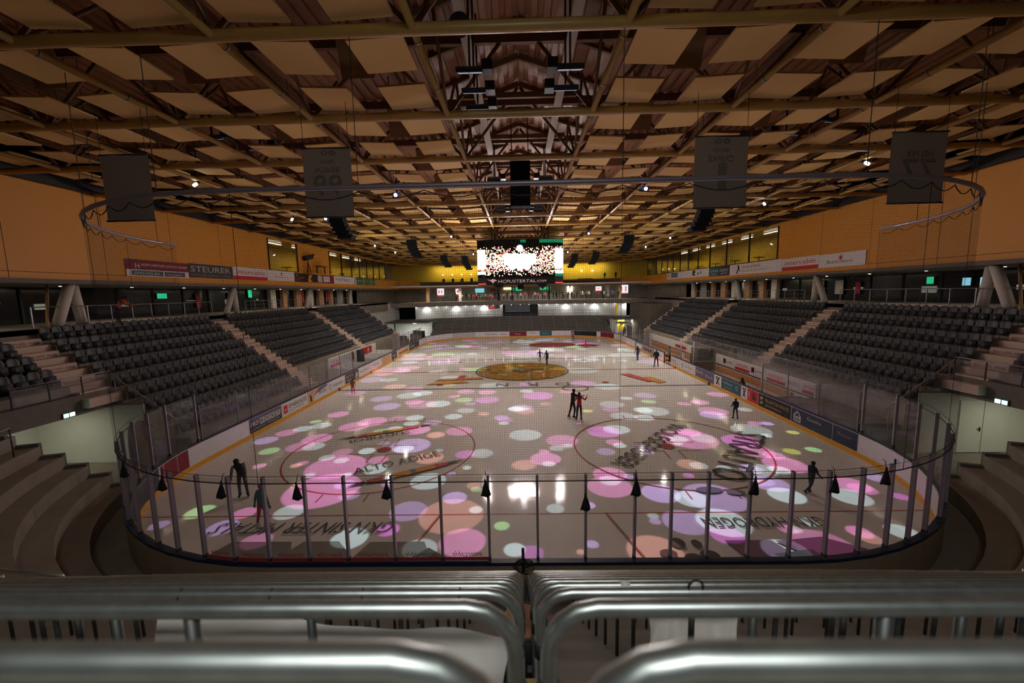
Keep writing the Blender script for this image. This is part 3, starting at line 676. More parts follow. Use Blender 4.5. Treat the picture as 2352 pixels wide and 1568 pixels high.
def bench(y0, y1, lab):
    t = thing('players_bench', (16.5, (y0+y1)/2, 0), lab, 'bench')
    c = MB(); c.box(16.35, y0, .44, 16.8, y1, .5); c.build('seat', wood, t)
    c = MB(); c.box(17.1, y0, .55, 17.2, y1, 1.0); c.build('backrest', wood, t)
    c = MB(); c.box(15.25, y0, .02, 17.2, y1, .12); c.build('platform', wood, t)
    n = int((y1-y0)/1.6)
    for j in range(n+1):
        c = MB(); c.box(16.5, y0+.1+j*(y1-y0-.3)/n, .12, 16.6, y0+.2+j*(y1-y0-.3)/n, .44); c.build('leg', dgrey, t)
bench(16.3, 26.2, 'long wooden players bench behind the right boards'); bench(29.6, 33.1, 'shorter wooden bench by the open gate'); bench(34.6, 44, 'wooden bench beyond the open gate')
b = MB(); b.box(15.3, 26.3, 0, 16.9, 26.45, 1.25); b.box(15.3, 26.3, 1.25, 16.95, 26.5, 1.32); tag(b.build('bench_end_panel', dkconc), 'grey end panel closing the players bench', 'panel')
b = MB(); b.box(15.6, 14.2, 0, 17.0, 15.4, .85); b.box(15.5, 14.1, .85, 17.1, 15.5, .95); tag(b.build('equipment_crate', dgrey), 'dark crate behind the boards beside the bench end', 'crate')
b = MB(); b.box(15.9, 27.2, 0, 17.0, 28.8, 1.6); b.box(15.95, 27.3, 1.6, 16.9, 28.7, 2.3); tag(b.build('timekeeper_booth', dkconc), 'grey booth between the two players benches', 'booth')
# back glass of the bench area at the right near side
b = MB(); b.box(17.3, 9.2, 1.95, 17.315, 33, 2.95); tag(b.build('bench_back_glass', sideglass), 'long clear glass screen behind the right benches', 'glass')
b = MB(); b.tube([(17.3, 9.2, 2.97), (17.3, 33, 2.97)], .02, 6); tag(b.build('glass_rail', alum), 'thin rail along the top of the bench glass screen', 'rail')
b = MB(); b.box(15.3, 9.2, 0, 17.3, 13.8, 1.3); tag(b.build('covered_stack', dkconc), 'long low grey covered stack behind the right boards', 'cover')
# penalty boxes left
b = MB(); b.box(-17.36, 26, 0, -17.25, 38, 2.1); tag(b.build('bench_back_wall', white), 'white back wall of the penalty boxes at left', 'wall panel')
for y0, y1, c1, it, l in ((26.3, 28.4, boardw, [('r', 0, 0, 1, .3, red), ('t', 'intercable', .08, .45, .4, .8, red, .3)], 'white and red script advert behind the left penalty box'),
                           (28.6, 30.8, lgrey, [('t', 'SKODA', .2, .4, .3, .6, mgrey)], 'pale grey advert behind the left penalty box'),
                           (31.0, 31.5, dred, [], 'narrow dark red panel behind the left penalty box'),
                           (32.9, 36.6, red, [('o', .3, .5, .36, white), ('o', .3, .5, .28, red), ('r', .25, .4, .36, .6, white), ('o', .7, .5, .36, white), ('o', .7, .5, .28, red), ('r', .65, .4, .76, .6, white)], 'red advert with two white rings behind the left boards')):
    signboard('advert_board', l, (-17.245, y0, 1.25), Y_, Z_, y1-y0, .75, c1, it, th=.01)
for y in (26.1, 29.4, 32.0, 35.2, 38):
    b = MB(); b.box(-17.2, y-.03, 0, -15.3, y+.03, 1.25); tag(b.build('penalty_box_partition', white), 'white partition of the left penalty boxes, %s from the near end' % ORD[[26.1, 29.4, 32.0, 35.2, 38].index(y)], 'partition', 'penalty box partitions')
b = MB(); b.box(-16.7, 30.9, 0, -16.3, 31.9, 2.2); tag(b.build('officials_booth', dgrey), 'dark officials booth between the left penalty boxes', 'booth')

# ================================================================== CONCOURSE
for s in (-1, 1):
    b = MB(); b.box(s*22.75, -14, 6.15, s*31, 62, 6.40); struct(b.build('floor', concrete))
    b = MB(); b.box(s*22.5, -14, 8.55, s*31, 66, 8.75); struct(b.build('ceiling', dkconc))
    b = MB(); b.box(s*29.5, -14, 6.4, s*29.7, 62, 8.55, 0)
    for k in range(26):
        y = -12+2.9*k; b.box(s*29.42, y-.06, 6.4, s*29.5, y+.06, 8.55, 1)
    struct(b.build('wall_concourse_%s' % SIDE[s], [darkgl, black]))
    for k, (y, w) in enumerate(((37.5, 1.0), (40, .9), (43, 1.2), (46.5, .8), (49, 1.3), (52.5, .9), (55.5, 1.4), (59, 1.2))):
        b = MB(); b.box(s*29.0, y, 6.4, s*29.4, y+w, 8.55); tag(b.build('wall_pilaster', tan if k % 3 else white), '%s pilaster along the far half of the %s concourse, %s in order' % ('tan' if k % 3 else 'white', SIDE[s], ORD[k]), 'pilaster', 'pilasters of the concourse')
def vcol(s, yt, y1, y2, k, r=.2):
    t = thing('trestle_column', (s*23.3, (y1+y2)/2, 6.4), 'slanted pair of concrete columns on the %s concourse, %s from the near end' % (SIDE[s], ORD[k]), 'column', 'slanted concourse columns')
    for yy, dx, xb, ya in ((y1, 0, 23.0, yt-.15), (y2, .25, 23.5, yt+.2)):
        c = MB(); c.tube([(s*(23.35+dx), ya, 8.56), (s*xb, yy, 6.40)], r, 14); c.build('leg', column, t)
    if k == 0:
        c = MB(); c.tube([(s*24.6, yt-.1, 8.56), (s*22.95, y1-.45, 6.4)], .06, 8); c.build('brace', tan, t)
for s in (-1, 1):
    for k, (yt, y1, y2) in enumerate(((11.55, 10.25, 11.9), (23.6, 21.9, 23.8), (35.5, 33.9, 35.6), (46.6, 45.2, 46.8))): vcol(s, yt, y1, y2, k, .23 if k == 0 else .21)
def railing(s, y0, y1, bars, lab):
    t = thing('concourse_railing', (s*23.15, (y0+y1)/2, 6.4), lab, 'railing')
    c = MB(); c.tube([(s*23.15, y0, 7.42), (s*23.15, y1, 7.42)], .024, 8); c.build('handrail', alum, t)
    n = max(1, round((y1-y0)/1.25))
    for j in range(n+1):
        y = y0+(y1-y0)*j/n; c = MB(); c.box(s*23.13, y-.02, 6.4, s*23.17, y+.02, 7.42); c.build('post', alum, t)
    c = MB()
    for z in bars: c.tube([(s*23.15, y0, z), (s*23.15, y1, z)], .012, 6)
    c.build('infill_bar', alum, t)
for s in (-1, 1):
    for y0, y1, bars, l in ((-3, 8.1, (6.9,), 'nearest stretch'), (9.4, 20.7, (6.55,), 'stretch before the second column pair'), (24.4, 33.2, (6.75, 7.1), 'stretch before the third column pair'), (36.4, 45, (6.75, 7.1), 'stretch before the fourth column pair')):
        railing(s, y0, y1, bars, 'thin metal railing on the %s concourse, %s' % (SIDE[s], l))
# screens, posters and small lamps on the concourse
def screen(name, s, y, z, w, h, m, lab, cat='screen', x=29.35):
    t = thing(name, (s*x, y, z), lab, cat)
    c = MB(); c.box(s*x, y-w/2-.04, z-.04, s*(x+.06), y+w/2+.04, z+h+.04); c.build('frame', black, t)
    c = MB(); c.box(s*(x-.012), y-w/2, z, s*x, y+w/2, z+h); c.build('panel', m, t)
screen('wall_screen', -1, 23.5, 7.75, .9, .42, emgreen, 'green lit screen behind the left concourse railing')
screen('wall_screen', -1, 12.6, 7.6, .9, .4, emlow, 'pale bluish lit screen near the first left column pair')
screen('wall_screen', -1, 31.6, 7.7, 1.0, .5, emgreen, 'small green screen right of the second left column pair')
screen('wall_screen', -1, 34.4, 7.7, .6, .8, emgreen, 'tall green screen behind the far left railing')
screen('wall_poster', -1, 27.2, 6.9, .5, 1.2, red, 'red strip poster beside the second left column pair', 'poster')
screen('wall_screen', 1, 17.0, 7.55, .8, .5, emcyan, 'wide blue and red screen left of the first right column pair'); screen('wall_screen', 1, 18.2, 7.55, .5, .5, emcyan, 'narrow blue screen beside the wide one on the right')
screen('wall_screen', 1, 17.0, 7.42, .8, .12, emred, 'red band screen below the wide blue one on the right')
screen('wall_poster', 1, 31.2, 6.95, .85, 1.25, lgrey, 'pale grey poster on the right concourse', 'poster')
screen('wall_poster', 1, 28.9, 6.95, .95, 1.25, white, 'plain white poster left of the second right column pair', 'poster')
screen('wall_poster', 1, 26.8, 7.0, .5, 1.0, red, 'narrow red poster behind the second right column pair', 'poster')
screen('wall_screen', 1, 20.6, 7.7, .5, .5, emgreen, 'small green lit screen on the right concourse')
screen('wall_poster', -1, 45.2, 6.9, .6, 1.4, red, 'red and white banner poster on the far left concourse', 'poster'); screen('wall_poster', -1, 52, 6.9, .6, 1.5, red, 'tall red banner poster at the far left concourse end', 'poster')
for s in (-1, 1):
    for k in range(11):
        y = 8.5+4.1*k; x = 25.2
        t = thing('downlight', (s*x, y, 8.53), 'small round ceiling light of the %s concourse, %s from the near end' % (SIDE[s], ORD[k]), 'light', 'concourse ceiling lights')
        c = MB(); c.cyl((s*x, y, 8.50), .11, .05, 12); c.build('rim', dgrey, t); c = MB(); c.cyl((s*x, y, 8.49), .08, .012, 12); c.build('lamp', emw, t)
    for k in range(6):     # lit shop displays behind the dark facade: a few warm shelves
        y = 10+5.2*k+R.uniform(-.8, .8); b = MB(); b.box(s*29.36, y, 7.2+R.uniform(-.2, .3), s*29.41, y+R.uniform(.3, 1.2), 7.55)
        tag(b.build('lit_shelf', emlow), 'dim lit shelf behind the %s concourse, %s from the near end' % (SIDE[s], ORD[k]), 'shelf', 'dim lit shelves')

# ================================================================== ORANGE WALLS
def wallpath(s):
    return [(s*22.65, -14), (s*22.65, 27.4), (s*22.65, 32.2), (s*22.65, 39.2), (s*22.65, 46), (s*22.65, 53), (s*22.4, 58.5), (s*21.3, 63), (s*18.6, 66.6), (s*14, 68.9), (s*7, 70.2), (0, 70.5)]
WZ = lambda y: 8.48+.004*max(0, y)
def band(b, pts, z0f, z1f, m, th=.14):
    for (x0, y0), (x1, y1) in zip(pts, pts[1:]):
        a, c = Vector((x0, y0, 0)), Vector((x1, y1, 0)); d = (c-a).normalized(); n = Vector((d.y, -d.x, 0))
        if n.dot(Vector((0, 30, 0))-a) > 0: n = -n
        n = n*th; q = [(x0, y0, z0f(y0)), (x1, y1, z0f(y1)), (x1, y1, z1f(y1)), (x0, y0, z1f(y0))]; r = [tuple(Vector(p)+n) for p in q]
        b.add(q+r, [(0, 1, 2, 3), (7, 6, 5, 4), (0, 4, 5, 1), (3, 2, 6, 7), (1, 5, 6, 2), (0, 3, 7, 4)], m)
C_ = lambda v: (lambda y: v)
for s in (-1, 1):
    P = wallpath(s); b = MB()
    band(b, P[:2], WZ, C_(13.75), 0)
    band(b, P[1:9], WZ, C_(10.15), 0); band(b, P[1:9], C_(13.0), C_(13.9), 0)
    if s < 0: band(b, P[2:4], C_(10.15), C_(13.0), 0)
    for k in range(8):
        y = -9+4.35*k if s < 0 else -8.2+4.35*k
        b.box(s*22.645, y-.012, 8.5, s*22.652, y+.012, 13.7, 1)
    b.box(s*22.645, -13, 9.05, s*22.652, 13.8 if s < 0 else 18, 9.075, 1)
    struct(b.build('wall_%s' % SIDE[s], [orange, orangeln], origin=(s*22.7, 20, 8.5)))
    b = MB(); b.box(s*22.2, -14, 13.22, s*22.64, 57, 13.75); struct(b.build('trim_1', black))
b = MB()
for s in (-1, 1):
    P = wallpath(s); band(b, P[8:], WZ, C_(9.12), 0); band(b, P[8:], C_(13.0), C_(13.9), 0)
struct(b.build('wall_back', [orange], origin=(0, 70, 8.5)))
b = MB()
for s in (-1, 1):
    P = wallpath(s); band(b, P[8:], C_(9.12), C_(9.98), 0)
tag(b.build('balcony_parapet', mat('balcony_mesh', (.20, .105, .045), .8, var=.35, scale=14)), 'brown balcony parapet running along the far lounge', 'parapet')
# lounge glazing
def lpanes(s, ys, lab):
    P = wallpath(s)
    def at(y):
        for (x0, y0), (x1, y1) in zip(P, P[1:]):
            if y0 <= y <= y1: t = (y-y0)/(y1-y0); return Vector((x0+(x1-x0)*t, y, 0))
    for k, (a, c) in enumerate(zip(ys, ys[1:])):
        A, B = at(a), at(c); d = (B-A).normalized(); n = Vector((d.y, -d.x, 0))*.01
        t = thing('lounge_window', tuple((A+B)/2+Z_*10.15), 'tall lounge window in the %s orange wall, %s from the near end' % (SIDE[s], ORD[k]), 'window', 'lounge windows')
        g = MB(); g.obox((A+B)/2+Z_*11.575, d*(B-A).length/2, n, Z_*1.425); g.build('glass', loungeglass, t)
        f = MB(); f.obox(A+Z_*11.575, d*.05, n*7, Z_*1.425); f.obox(B+Z_*11.575, d*.03, n*6, Z_*1.425); f.obox((A+B)/2+Z_*10.17, d*(B-A).length/2, n*6, Z_*.03); f.build('frame', black, t)
lpanes(-1, (27.4, 32.2), ''); lpanes(-1, (39.2, 42.5, 45.5, 48.2, 51, 53.7, 56, 58.4), ''); lpanes(1, (27.4, 31.9, 36.3, 40.2, 43.4, 46.4, 49.2, 51.8, 54, 56.2, 58.4, 61), '')
# second run of left windows needs its own labels
LW = [o for o in bpy.data.objects if o.name.startswith('lounge_window') and o['label'].startswith('tall lounge window in the left')]
for k, o in enumerate(sorted(LW, key=lambda o: o.location.y)): o['label'] = 'tall lounge window in the left orange wall, %s from the near end' % ORD[k]
for s in (-1, 1):       # lounge rooms
    b = MB(); b.box(s*28.6, 26.5, 9.7, s*28.75, 64, 13.4, 0); b.box(s*22.8, 26.4, 9.6, s*28.7, 66, 9.72, 1); b.box(s*22.8, 26.4, 9.7, s*28.7, 26.5, 13.4, 0); b.box(s*22.8, 26.4, 13.3, s*28.7, 66, 13.4, 2)
    struct(b.build('wall_lounge_%s' % SIDE[s], [ylwall, dkconc, mat('lounge_ceiling', (.34, .20, .06), .35, var=.5, scale=1.5)]))
    for k in range(7):
        y = 28.6+4.3*k; b = MB(); b.box(s*25.2, y-1.1, 13.12, s*25.3, y+1.1, 13.17); tag(b.build('strip_lamp', emw), 'white strip lamp on the %s lounge ceiling, %s from the near end' % (SIDE[s], ORD[k]), 'lamp', 'lounge strip lamps')
    for k in range(6):
        y = 29+4.6*k; t = thing('lounge_table', (s*24.6, y, 9.72), 'dark table behind the %s lounge windows, %s from the near end' % (SIDE[s], ORD[k]), 'table', 'lounge tables')
        c = MB(); c.cyl((s*24.6, y, 10.75), .55, .05, 16); c.build('top', black, t); c = MB(); c.cyl((s*24.6, y, 9.72), .05, 1.05, 8); c.cyl((s*24.6, y, 9.72), .28, .03, 12); c.build('leg', black, t)
# camera platform silhouette in the left recess
t = thing('broadcast_camera', (-22.2, 33.6, 10.15), 'black broadcast camera on a stand in front of the left orange recess', 'camera')
c = MB(); c.tube([(-22.3, 33.4, 10.15), (-22.3, 33.6, 11.5)], .05, 8); c.tube([(-22.3, 34.1, 10.15), (-22.3, 33.6, 11.2)], .04, 8); c.build('stand', black, t)
c = MB(); c.obox((-22.3, 33.7, 11.75), Vector((.1, .6, .15)), Vector((.18, 0, 0)), Vector((0, -.05, .2))); c.tube([(-22.3, 34.2, 11.9), (-22.3, 34.9, 12.15)], .12, 10); c.build('camera_body', black, t)
t = thing('lounge_table', (-22.1, 36.2, 10.15), 'thin dark table beside the broadcast camera', 'table')
c = MB(); c.box(-22.5, 35.2, 10.95, -21.9, 37.2, 11.0); c.build('top', black, t)
for y in (35.3, 37.1): c = MB(); c.box(-22.3, y-.03, 10.15, -22.2, y+.03, 10.95); c.build('leg', black, t)
b = MB(); b.box(-22.65, 33, 10.05, -21.8, 37.6, 10.15); tag(b.build('camera_platform', orange), 'narrow orange platform below the broadcast camera', 'platform')
# adverts on the orange walls
def adW(s, y0, y1, z0, z1, bg, items, label):
    o = (s*22.64, y1 if s > 0 else y0, z0); signboard('advert_banner', label, o, -Y_ if s > 0 else Y_, Z_, y1-y0, z1-z0, bg, items, th=.03, off=.012, cat='advert banner')
adW(-1, 13.8, 18.2, 9.07, 10.05, boardw, [('r', 0, .4, 1, 1, dred), ('r', .07, .06, .55, .34, teal), ('r', .57, .06, .93, .34, dgrey), ('t', 'H', .13, .48, .3, .06, white), ('t', 'HOPFGARTNER JOHANN GmbH', .22, .58, .2, .75, white), ('t', 'SPENGLER', .1, .12, .14, .4, boardw), ('t', 'HOLZBAU', .6, .12, .12, .28, boardw)], 'dark red and white banner with teal strip, first on the left orange wall')
adW(-1, 18.25, 22.5, 9.15, 10.1, dgrey, [('t', 'STEURER', .04, .42, .42, .9, lgrey), ('t', 'TISCHLEREI SEILBAHN DESIGN', .04, .12, .14, .9, mgrey)], 'dark banner with big grey capitals on the left orange wall')
adW(-1, 22.55, 26.9, 9.15, 10.15, boardw, [('r', 0, 0, 1, .3, red), ('t', 'intercable', .08, .45, .36, .84, red, .3)], 'white banner with red script and red foot band on the left orange wall')
adW(-1, 26.95, 31.3, 9.2, 10.15, boardw, [('o', .5, .7, .14, red), ('t', 'Buonristoro', .25, .28, .22, .5, mgrey)], 'white banner with small red dome on left orange wall')
adW(-1, 31.35, 36.0, 9.2, 10.05, black, [('r', .03, .45, .4, .55, red), ('r', .03, .2, .25, .28, red), ('p', [(.55, .05), (.6, .9), (.75, .95), (.7, .6), (.65, .4), (.75, .05)], ornge), ('t', 'FLY', .06, .7, .15, .1, white)], 'black banner with red strokes and orange shape on the left wall')
adW(-1, 36.05, 40.0, 9.2, 10.1, dred, [('r', 0, .1, .25, .9, lgrey), ('r', .33, .15, .72, .85, boardw), ('t', 'UCI', .4, .4, .3, .25, dred)], 'dark red banner with white square label on the left wall')
adW(-1, 40.05, 46.8, 9.2, 10.15, boardw, [('t', 'PAPYREX', .08, .35, .36, .6, teal), ('p', [(.9, .1), (.93, .1), (.97, .9), (.94, .9)], black)], 'white banner with teal capitals on the left wall')
for k in range(3): adW(-1, 46.9+2.9*k, 49.3+2.9*k, 9.2, 10.15, green, [('t', 'Raiffeisen', .1, .5, .2, .6, lgrey), ('o', .85, .6, .1, lgrey)], 'green banner on the left wall, %s of three from the near side' % ORD[k])
adW(-1, 55.8, 58.2, 9.2, 10.15, boardw, [('t', 'ROMA', .2, .4, .35, .6, mgrey), ('r', .4, .2, .8, .28, red)], 'white banner with grey capitals, last on the left wall')
adW(1, 18.1, 22.3, 9.05, 10.0, boardw, [('o', .5, .68, .2, mgrey), ('o', .5, .68, .16, boardw), ('o', .5, .66, .13, red), ('t', 'Buonristoro', .2, .28, .24, .55, dgrey)], 'white banner with red dome emblem, nearest on the right orange wall')
adW(1, 22.35, 26.6, 9.05, 10.05, boardw, [('r', 0, 0, 1, .3, red), ('t', 'intercable', .08, .45, .36, .84, red, .3)], 'white banner with red script and red foot band on the right orange wall')
adW(1, 26.65, 35.4, 9.05, 10.12, boardw, [('p', [(.15, .1), (.19, .6), (.17, .9), (.21, .9), (.22, .6), (.25, .2), (.21, .5), (.18, .1)], black), ('t', 'FALKENSTEINER', .28, .58, .2, .36, black), ('t', 'HOTELS & RESIDENCES', .28, .25, .18, .5, mgrey)], 'long white banner with black standing figure on the right wall')
adW(1, 35.45, 40.2, 9.1, 10.15, teal, [('r', .5, 0, 1, 1, navy), ('t', 'GKN', .06, .42, .3, .38, lgrey), ('t', 'GKN', .54, .42, .3, .38, lgrey), ('r', .1, .2, .4, .26, lgrey), ('r', .58, .2, .9, .26, lgrey)], 'teal and navy banner with the same pale letters twice on the right wall')
adW(1, 40.25, 49.5, 9.2, 10.2, boardw, [('p', [(.5, .2), (.5, .8), (.56, .95), (.6, .6), (.55, .5), (.6, .2)], black), ('p', [(.65, .2), (.68, .7), (.7, .3)], black), ('p', [(.74, .3), (.76, .8), (.78, .4)], black)], 'long white banner with black shapes on the right wall')
adW(1, 49.6, 52.8, 9.2, 10.2, boardw, [('r', .15, .2, .9, .85, teal), ('t', 'PROGRESS', .2, .4, .25, .65, lgrey)], 'white banner with teal block on the right wall')
adW(1, 52.9, 58.0, 9.2, 10.2, boardw, [('p', [(.03, .2), (.1, .8), (.16, .75), (.08, .4)], black), ('t', 'HCPUSTERTAL.com', .2, .38, .25, .75, black)], 'white banner with black capitals and wolf sketch, last on the right wall')
# ================================================================== ROOF
ZP, SY, Y0P, SX = 13.2, 4.16, -.1, 4.28
XL = [2.25+SX*k for k in range(5)]
NY = 19
YL = [Y0P+SY*k for k in range(-2, NY-2)]
b = MB()
# corrugated timber deck: long ribs along y; a raised gable over the middle strip
def deckz(x): return 15.5 if abs(x) > 3.2 else 15.5+1.2*(1-abs(x)/3.2)
xs = np.arange(-24, 24.01, .2)
for k, (a, c) in enumerate(zip(xs, xs[1:])):
    z0, z1 = deckz(a), deckz(c); dz = .09 if k % 2 else 0
    b.face([(a, -14, z0+dz), (a, 78, z0+dz), (c, 78, z1+dz), (c, -14, z1+dz)], 0)
    b.face([(c, -14, z1), (c, 78, z1), (c, 78, z1+.09), (c, -14, z1+.09)], 0)
b.box(-24, -14, 17.2, 24, 78, 17.3, 0)
struct(b.build('ceiling', [deckm], origin=(0, 30, 15.5)))
for k, y in enumerate(YL):
    if y > 71: continue
    t = thing('roof_truss', (0, y, ZP), 'ochre cross pipe with brown timber webbing under the roof, %s from the near end' % ORD[k], 'roof truss', 'cross trusses of the roof')
    c = MB(); c.tube([(-22.5, y, ZP), (22.5, y, ZP)], .125, 12); c.build('lower_pipe', yelpipe, t)
    c = MB(); c.beam((-22.5, y, 15.35), (22.5, y, 15.35), .16, .28); c.build('upper_chord', beamm, t)
    c = MB()
    nodes = sorted([s*x for x in XL for s in (-1, 1)])
    for i, x in enumerate(nodes):
        for dx in (-SX/2, SX/2):
            if abs(x) < 3 and (dx > 0) != (x > 0): c.tube([(x, y, ZP), (x*.02, y, 15.9)], .06, 6)
            else: c.tube([(x, y, ZP), (x+dx, y, 15.3)], .06, 6)
    c.build('web_bar', beamm, t)
n = 0
for s in (-1, 1):
    for k, x in enumerate(XL):
        t = thing('roof_pipe', (s*x, 30, ZP), 'long ochre pipe along the roof, %s %s of the middle strip' % (ORD[k], SIDE[s]), 'roof pipe', 'lengthwise pipes of the roof')
        c = MB(); c.tube([(s*x, -9, ZP), (s*x, 70.5, ZP)], .085, 10); c.build('pipe', yelpipe, t)
        if k < 3:
            c = MB(); c.tube([(0, 0, 0), (0, .05, 0)], .092, 10); jc = c.build('joint_collar', dgrey, t, world=False)
            for n_, y in enumerate(np.arange(-6, 40, 2.08)):
                q = jc if n_ == 0 else jc.copy()
                if n_: COL.objects.link(q); q.parent = t
                q.location = (0, y-30, 0)
        c = MB(); c.beam((s*x+s*SX/2, -13, 15.35), (s*x+s*SX/2, 72, 15.35), .16, .26)
        for y in YL:
            if y < 68: c.tube([(s*x, y, ZP), (s*x, y+SY/2, 15.3)], .05, 6); c.tube([(s*x, y+SY, ZP), (s*x, y+SY/2, 15.3)], .05, 6)
        c.build('web_bar', beamm, t)
for k, y in enumerate(np.arange(-12, 72, 2.08)):
    b = MB(); b.beam((-3.1, y+.6, 15.55), (0, y+.6, 16.6), .12, .22); b.beam((3.1, y+.6, 15.55), (0, y+.6, 16.6), .12, .22)
    if k % 2: b.beam((-2.2, y+.6, 15.2), (2.2, y+.6, 15.2), .14, .2)
    tag(b.build('roof_rafter', beamm), 'brown timber rafter pair of the middle strip, %s from the near end' % (ORD[k] if k < len(ORD) else ORD[k-28]+' after the twenty-eighth'), 'rafter', 'rafters of the middle strip')
# acoustic panels
PAN = []
for s in (-1, 1):
    for c_ in range(10):
        x = s*(2.25 + SX/2*(c_+.5) + (.02 if c_ % 2 else -.02))
        if abs(x) > 22.4: continue
        for k, y in enumerate(YL):
            for h in (0, 1):
                yy = y + (1.35, 3.45)[h]
                if yy < 70: PAN.append((s, c_, k, h, x, yy))
PAN = [q for q in PAN if inframe((q[4], q[5], 13.4), 60)]
PAN.sort(key=lambda q: (Vector((q[4], q[5], 13.4))-CP).length)
def panelverts(s, c_, x, y, z=13.42):
    w, l = .66, .70; t = .045*s*(1 if c_ % 2 else -1)
    sk = .02
    lo = [(-w, -l, -w*t), (w, -l, w*t), (w, l, w*t), (-w, l, -w*t)]
    return [(x+a, y+b_, z+c) for a, b_, c in lo]+[(x+a, y+b_, z+c+.05) for a, b_, c in lo]
PF = [(0, 3, 2, 1), (4, 5, 6, 7), (0, 1, 5, 4), (1, 2, 6, 5), (2, 3, 7, 6), (3, 0, 4, 7)]
proto = {}
for q in PAN[:300]:
    s, c_, k, h, x, y = q; key = (s, c_ % 2)
    lab = 'square pale ceiling panel, %s column %s of the middle strip, %s row beyond the %s cross pipe' % (ORD[c_], SIDE[s], ORD[h], ORD[k])
    if key not in proto:
        b = MB(); b.add(panelverts(s, c_, 0, 0, 0), PF); proto[key] = b.build('ceiling_panel', panelm, origin=(0, 0, 0)); o = proto[key]
        o.location = (x, y, 13.42); tag(o, lab, 'ceiling panel', 'acoustic ceiling panels')
    else:
        o = proto[key].copy(); COL.objects.link(o); o.location = (x, y, 13.42); o['label'] = lab
b = MB()
for q in PAN[300:]: b.add(panelverts(q[0], q[1], q[4], q[5]), PF)
o = b.build('ceiling_panels', panelm); tag(o, 'all the remaining pale ceiling panels farther from the near end', 'ceiling panels'); o['kind'] = 'stuff'
# timber gusset boards hanging in the panel gaps
bafm = mat('roof_baffle_timber', (.36, .20, .09), .7, var=.15); bproto = None
for k, y in enumerate(YL[1:15]):
    for s in (-1, 1):
        for c_ in range(4):
            x = s*(2.25+SX*(c_+.5)); yy = y+2.4; lab = 'brown baffle board hanging between panels, %s %s of the middle strip, %s cross bay' % (ORD[c_], SIDE[s], ORD[k])
            if not inframe((x, yy, 14.1), 20): continue
            if bproto is None:
                b = MB(); b.obox((0, 0, 0), Vector((.45, 0, 0)), Vector((0, .02, .05)), Vector((0, -.15, .42))); b.beam((.3, -.12, .35), (.3, -.3, 1.45), .04, .04); b.beam((-.3, -.12, .35), (-.3, -.3, 1.45), .04, .04)
                bproto = tag(b.build('roof_baffle', bafm, origin=(0, 0, 0)), lab, 'baffle', 'roof baffles'); o = bproto
            else: o = bproto.copy(); COL.objects.link(o); o['label'] = lab
            o.location = (x, yy, 14.0)
# floodlights
hous = mat('floodlight_housing', (.03, .035, .05), .45, var=.1); flens = em('floodlight_glass', (.62, .66, .80), .35)
FL = []
def flood(s, x, y, z, lab):
    t = thing('floodlight', (x, y, z), lab, 'floodlight', 'floodlights of the middle strip')
    c = MB(); c.obox((x, y, z), Vector((.34, 0, 0)), Vector((0, .26, .12)), Vector((0, -.03, .06))); c.obox((x+s*-.46, y+.15, z+.12), X_*.14, Y_*.18, Z_*.13); c.build('housing', hous, t)
    c = MB()
    for i in (-1, 1):
        for j in (-1, 1): c.obox((x+i*.165, y+.03+j*.125, z-.065+j*.056), Vector((.145, 0, 0)), Vector((0, .10, .045)), Vector((0, -.004, .008)))
    c.build('lens', flens, t)
    c = MB(); c.beam((x, y, z+.1), (x, y, deckz(x)+.05), .05, .05); c.build('bracket', black, t)
for s in (-1, 1):
    for k, y in enumerate((2.2, 3.3, 4.35, 12.6, 13.7, 18.5, 19.8, 21.0, 22.6, 23.9)):
        if s > 0 and k == 2: continue
        flood(s, s*1.33, y, 13.55, 'grey floodlight with four glass fields, %s side of the middle strip, %s from near' % (SIDE[s], ORD[k]))
for s in (-1, 1):
    for k, (x, y) in enumerate(((11.4, 6.3), (10.3, 7.4))):
        flood(s, s*x, y, 13.6, 'dim floodlight above the %s outer banner, %s of its pair' % (SIDE[s], ORD[k]))
t = thing('duct_fan', (-1.45, 1.35, 14.2), 'round dark fan hanging in the middle strip near the first cross pipe', 'fan')
c = MB(); c.tube([(-1.45, 1.3, 14.1), (-1.45, 1.45, 14.2)], .26, 16); c.build('casing', black, t); c = MB(); c.tube([(-1.45, 1.28, 14.09), (-1.45, 1.31, 14.1)], .07, 10); c.build('hub', mgrey, t)
# pale ventilation duct planks in the middle strip
for s in (-1, 1):
    b = MB(); b.beam((s*1.55, -9, 14.9), (s*1.45, 24, 14.9), .3, .06); tag(b.build('cable_tray', brkm), 'pale cable tray along the %s half of the middle strip' % SIDE[s], 'cable tray')
# spotlights at the roof edge
SPOT = [(-15.1, 10.2, 13.0), (-15.3, 18.6, 12.9), (-15.2, 26.5, 12.9), (15.1, 9.6, 13.0), (15.2, 17.2, 12.9), (15.2, 25.0, 12.9), (-15.2, 34, 12.9), (15.2, 33, 12.9), (-15.2, 41, 12.9), (15.2, 41, 12.9)]
for k, (x, y, z) in enumerate(SPOT):
    s = 1 if x > 0 else -1; i = sum(1 for q in SPOT[:k] if (q[0] > 0) == (x > 0))
    t = thing('roof_spotlight', (x, y, z), 'small bright spotlight under the %s roof edge, %s from the near end' % (SIDE[s], ORD[i]), 'spotlight', 'roof edge spotlights')
    c = MB(); c.tube([(x, y, z+.12), (x, y-.12, z)], .085, 12); c.beam((x, y, z+.1), (x, y, 15), .04, .04); c.build('housing', black, t)
    c = MB(); c.tube([(x, y-.13, z-.01), (x-s*.05, y-.34, z-.13)], .065, 12); c.build('lamp', emcool, t)
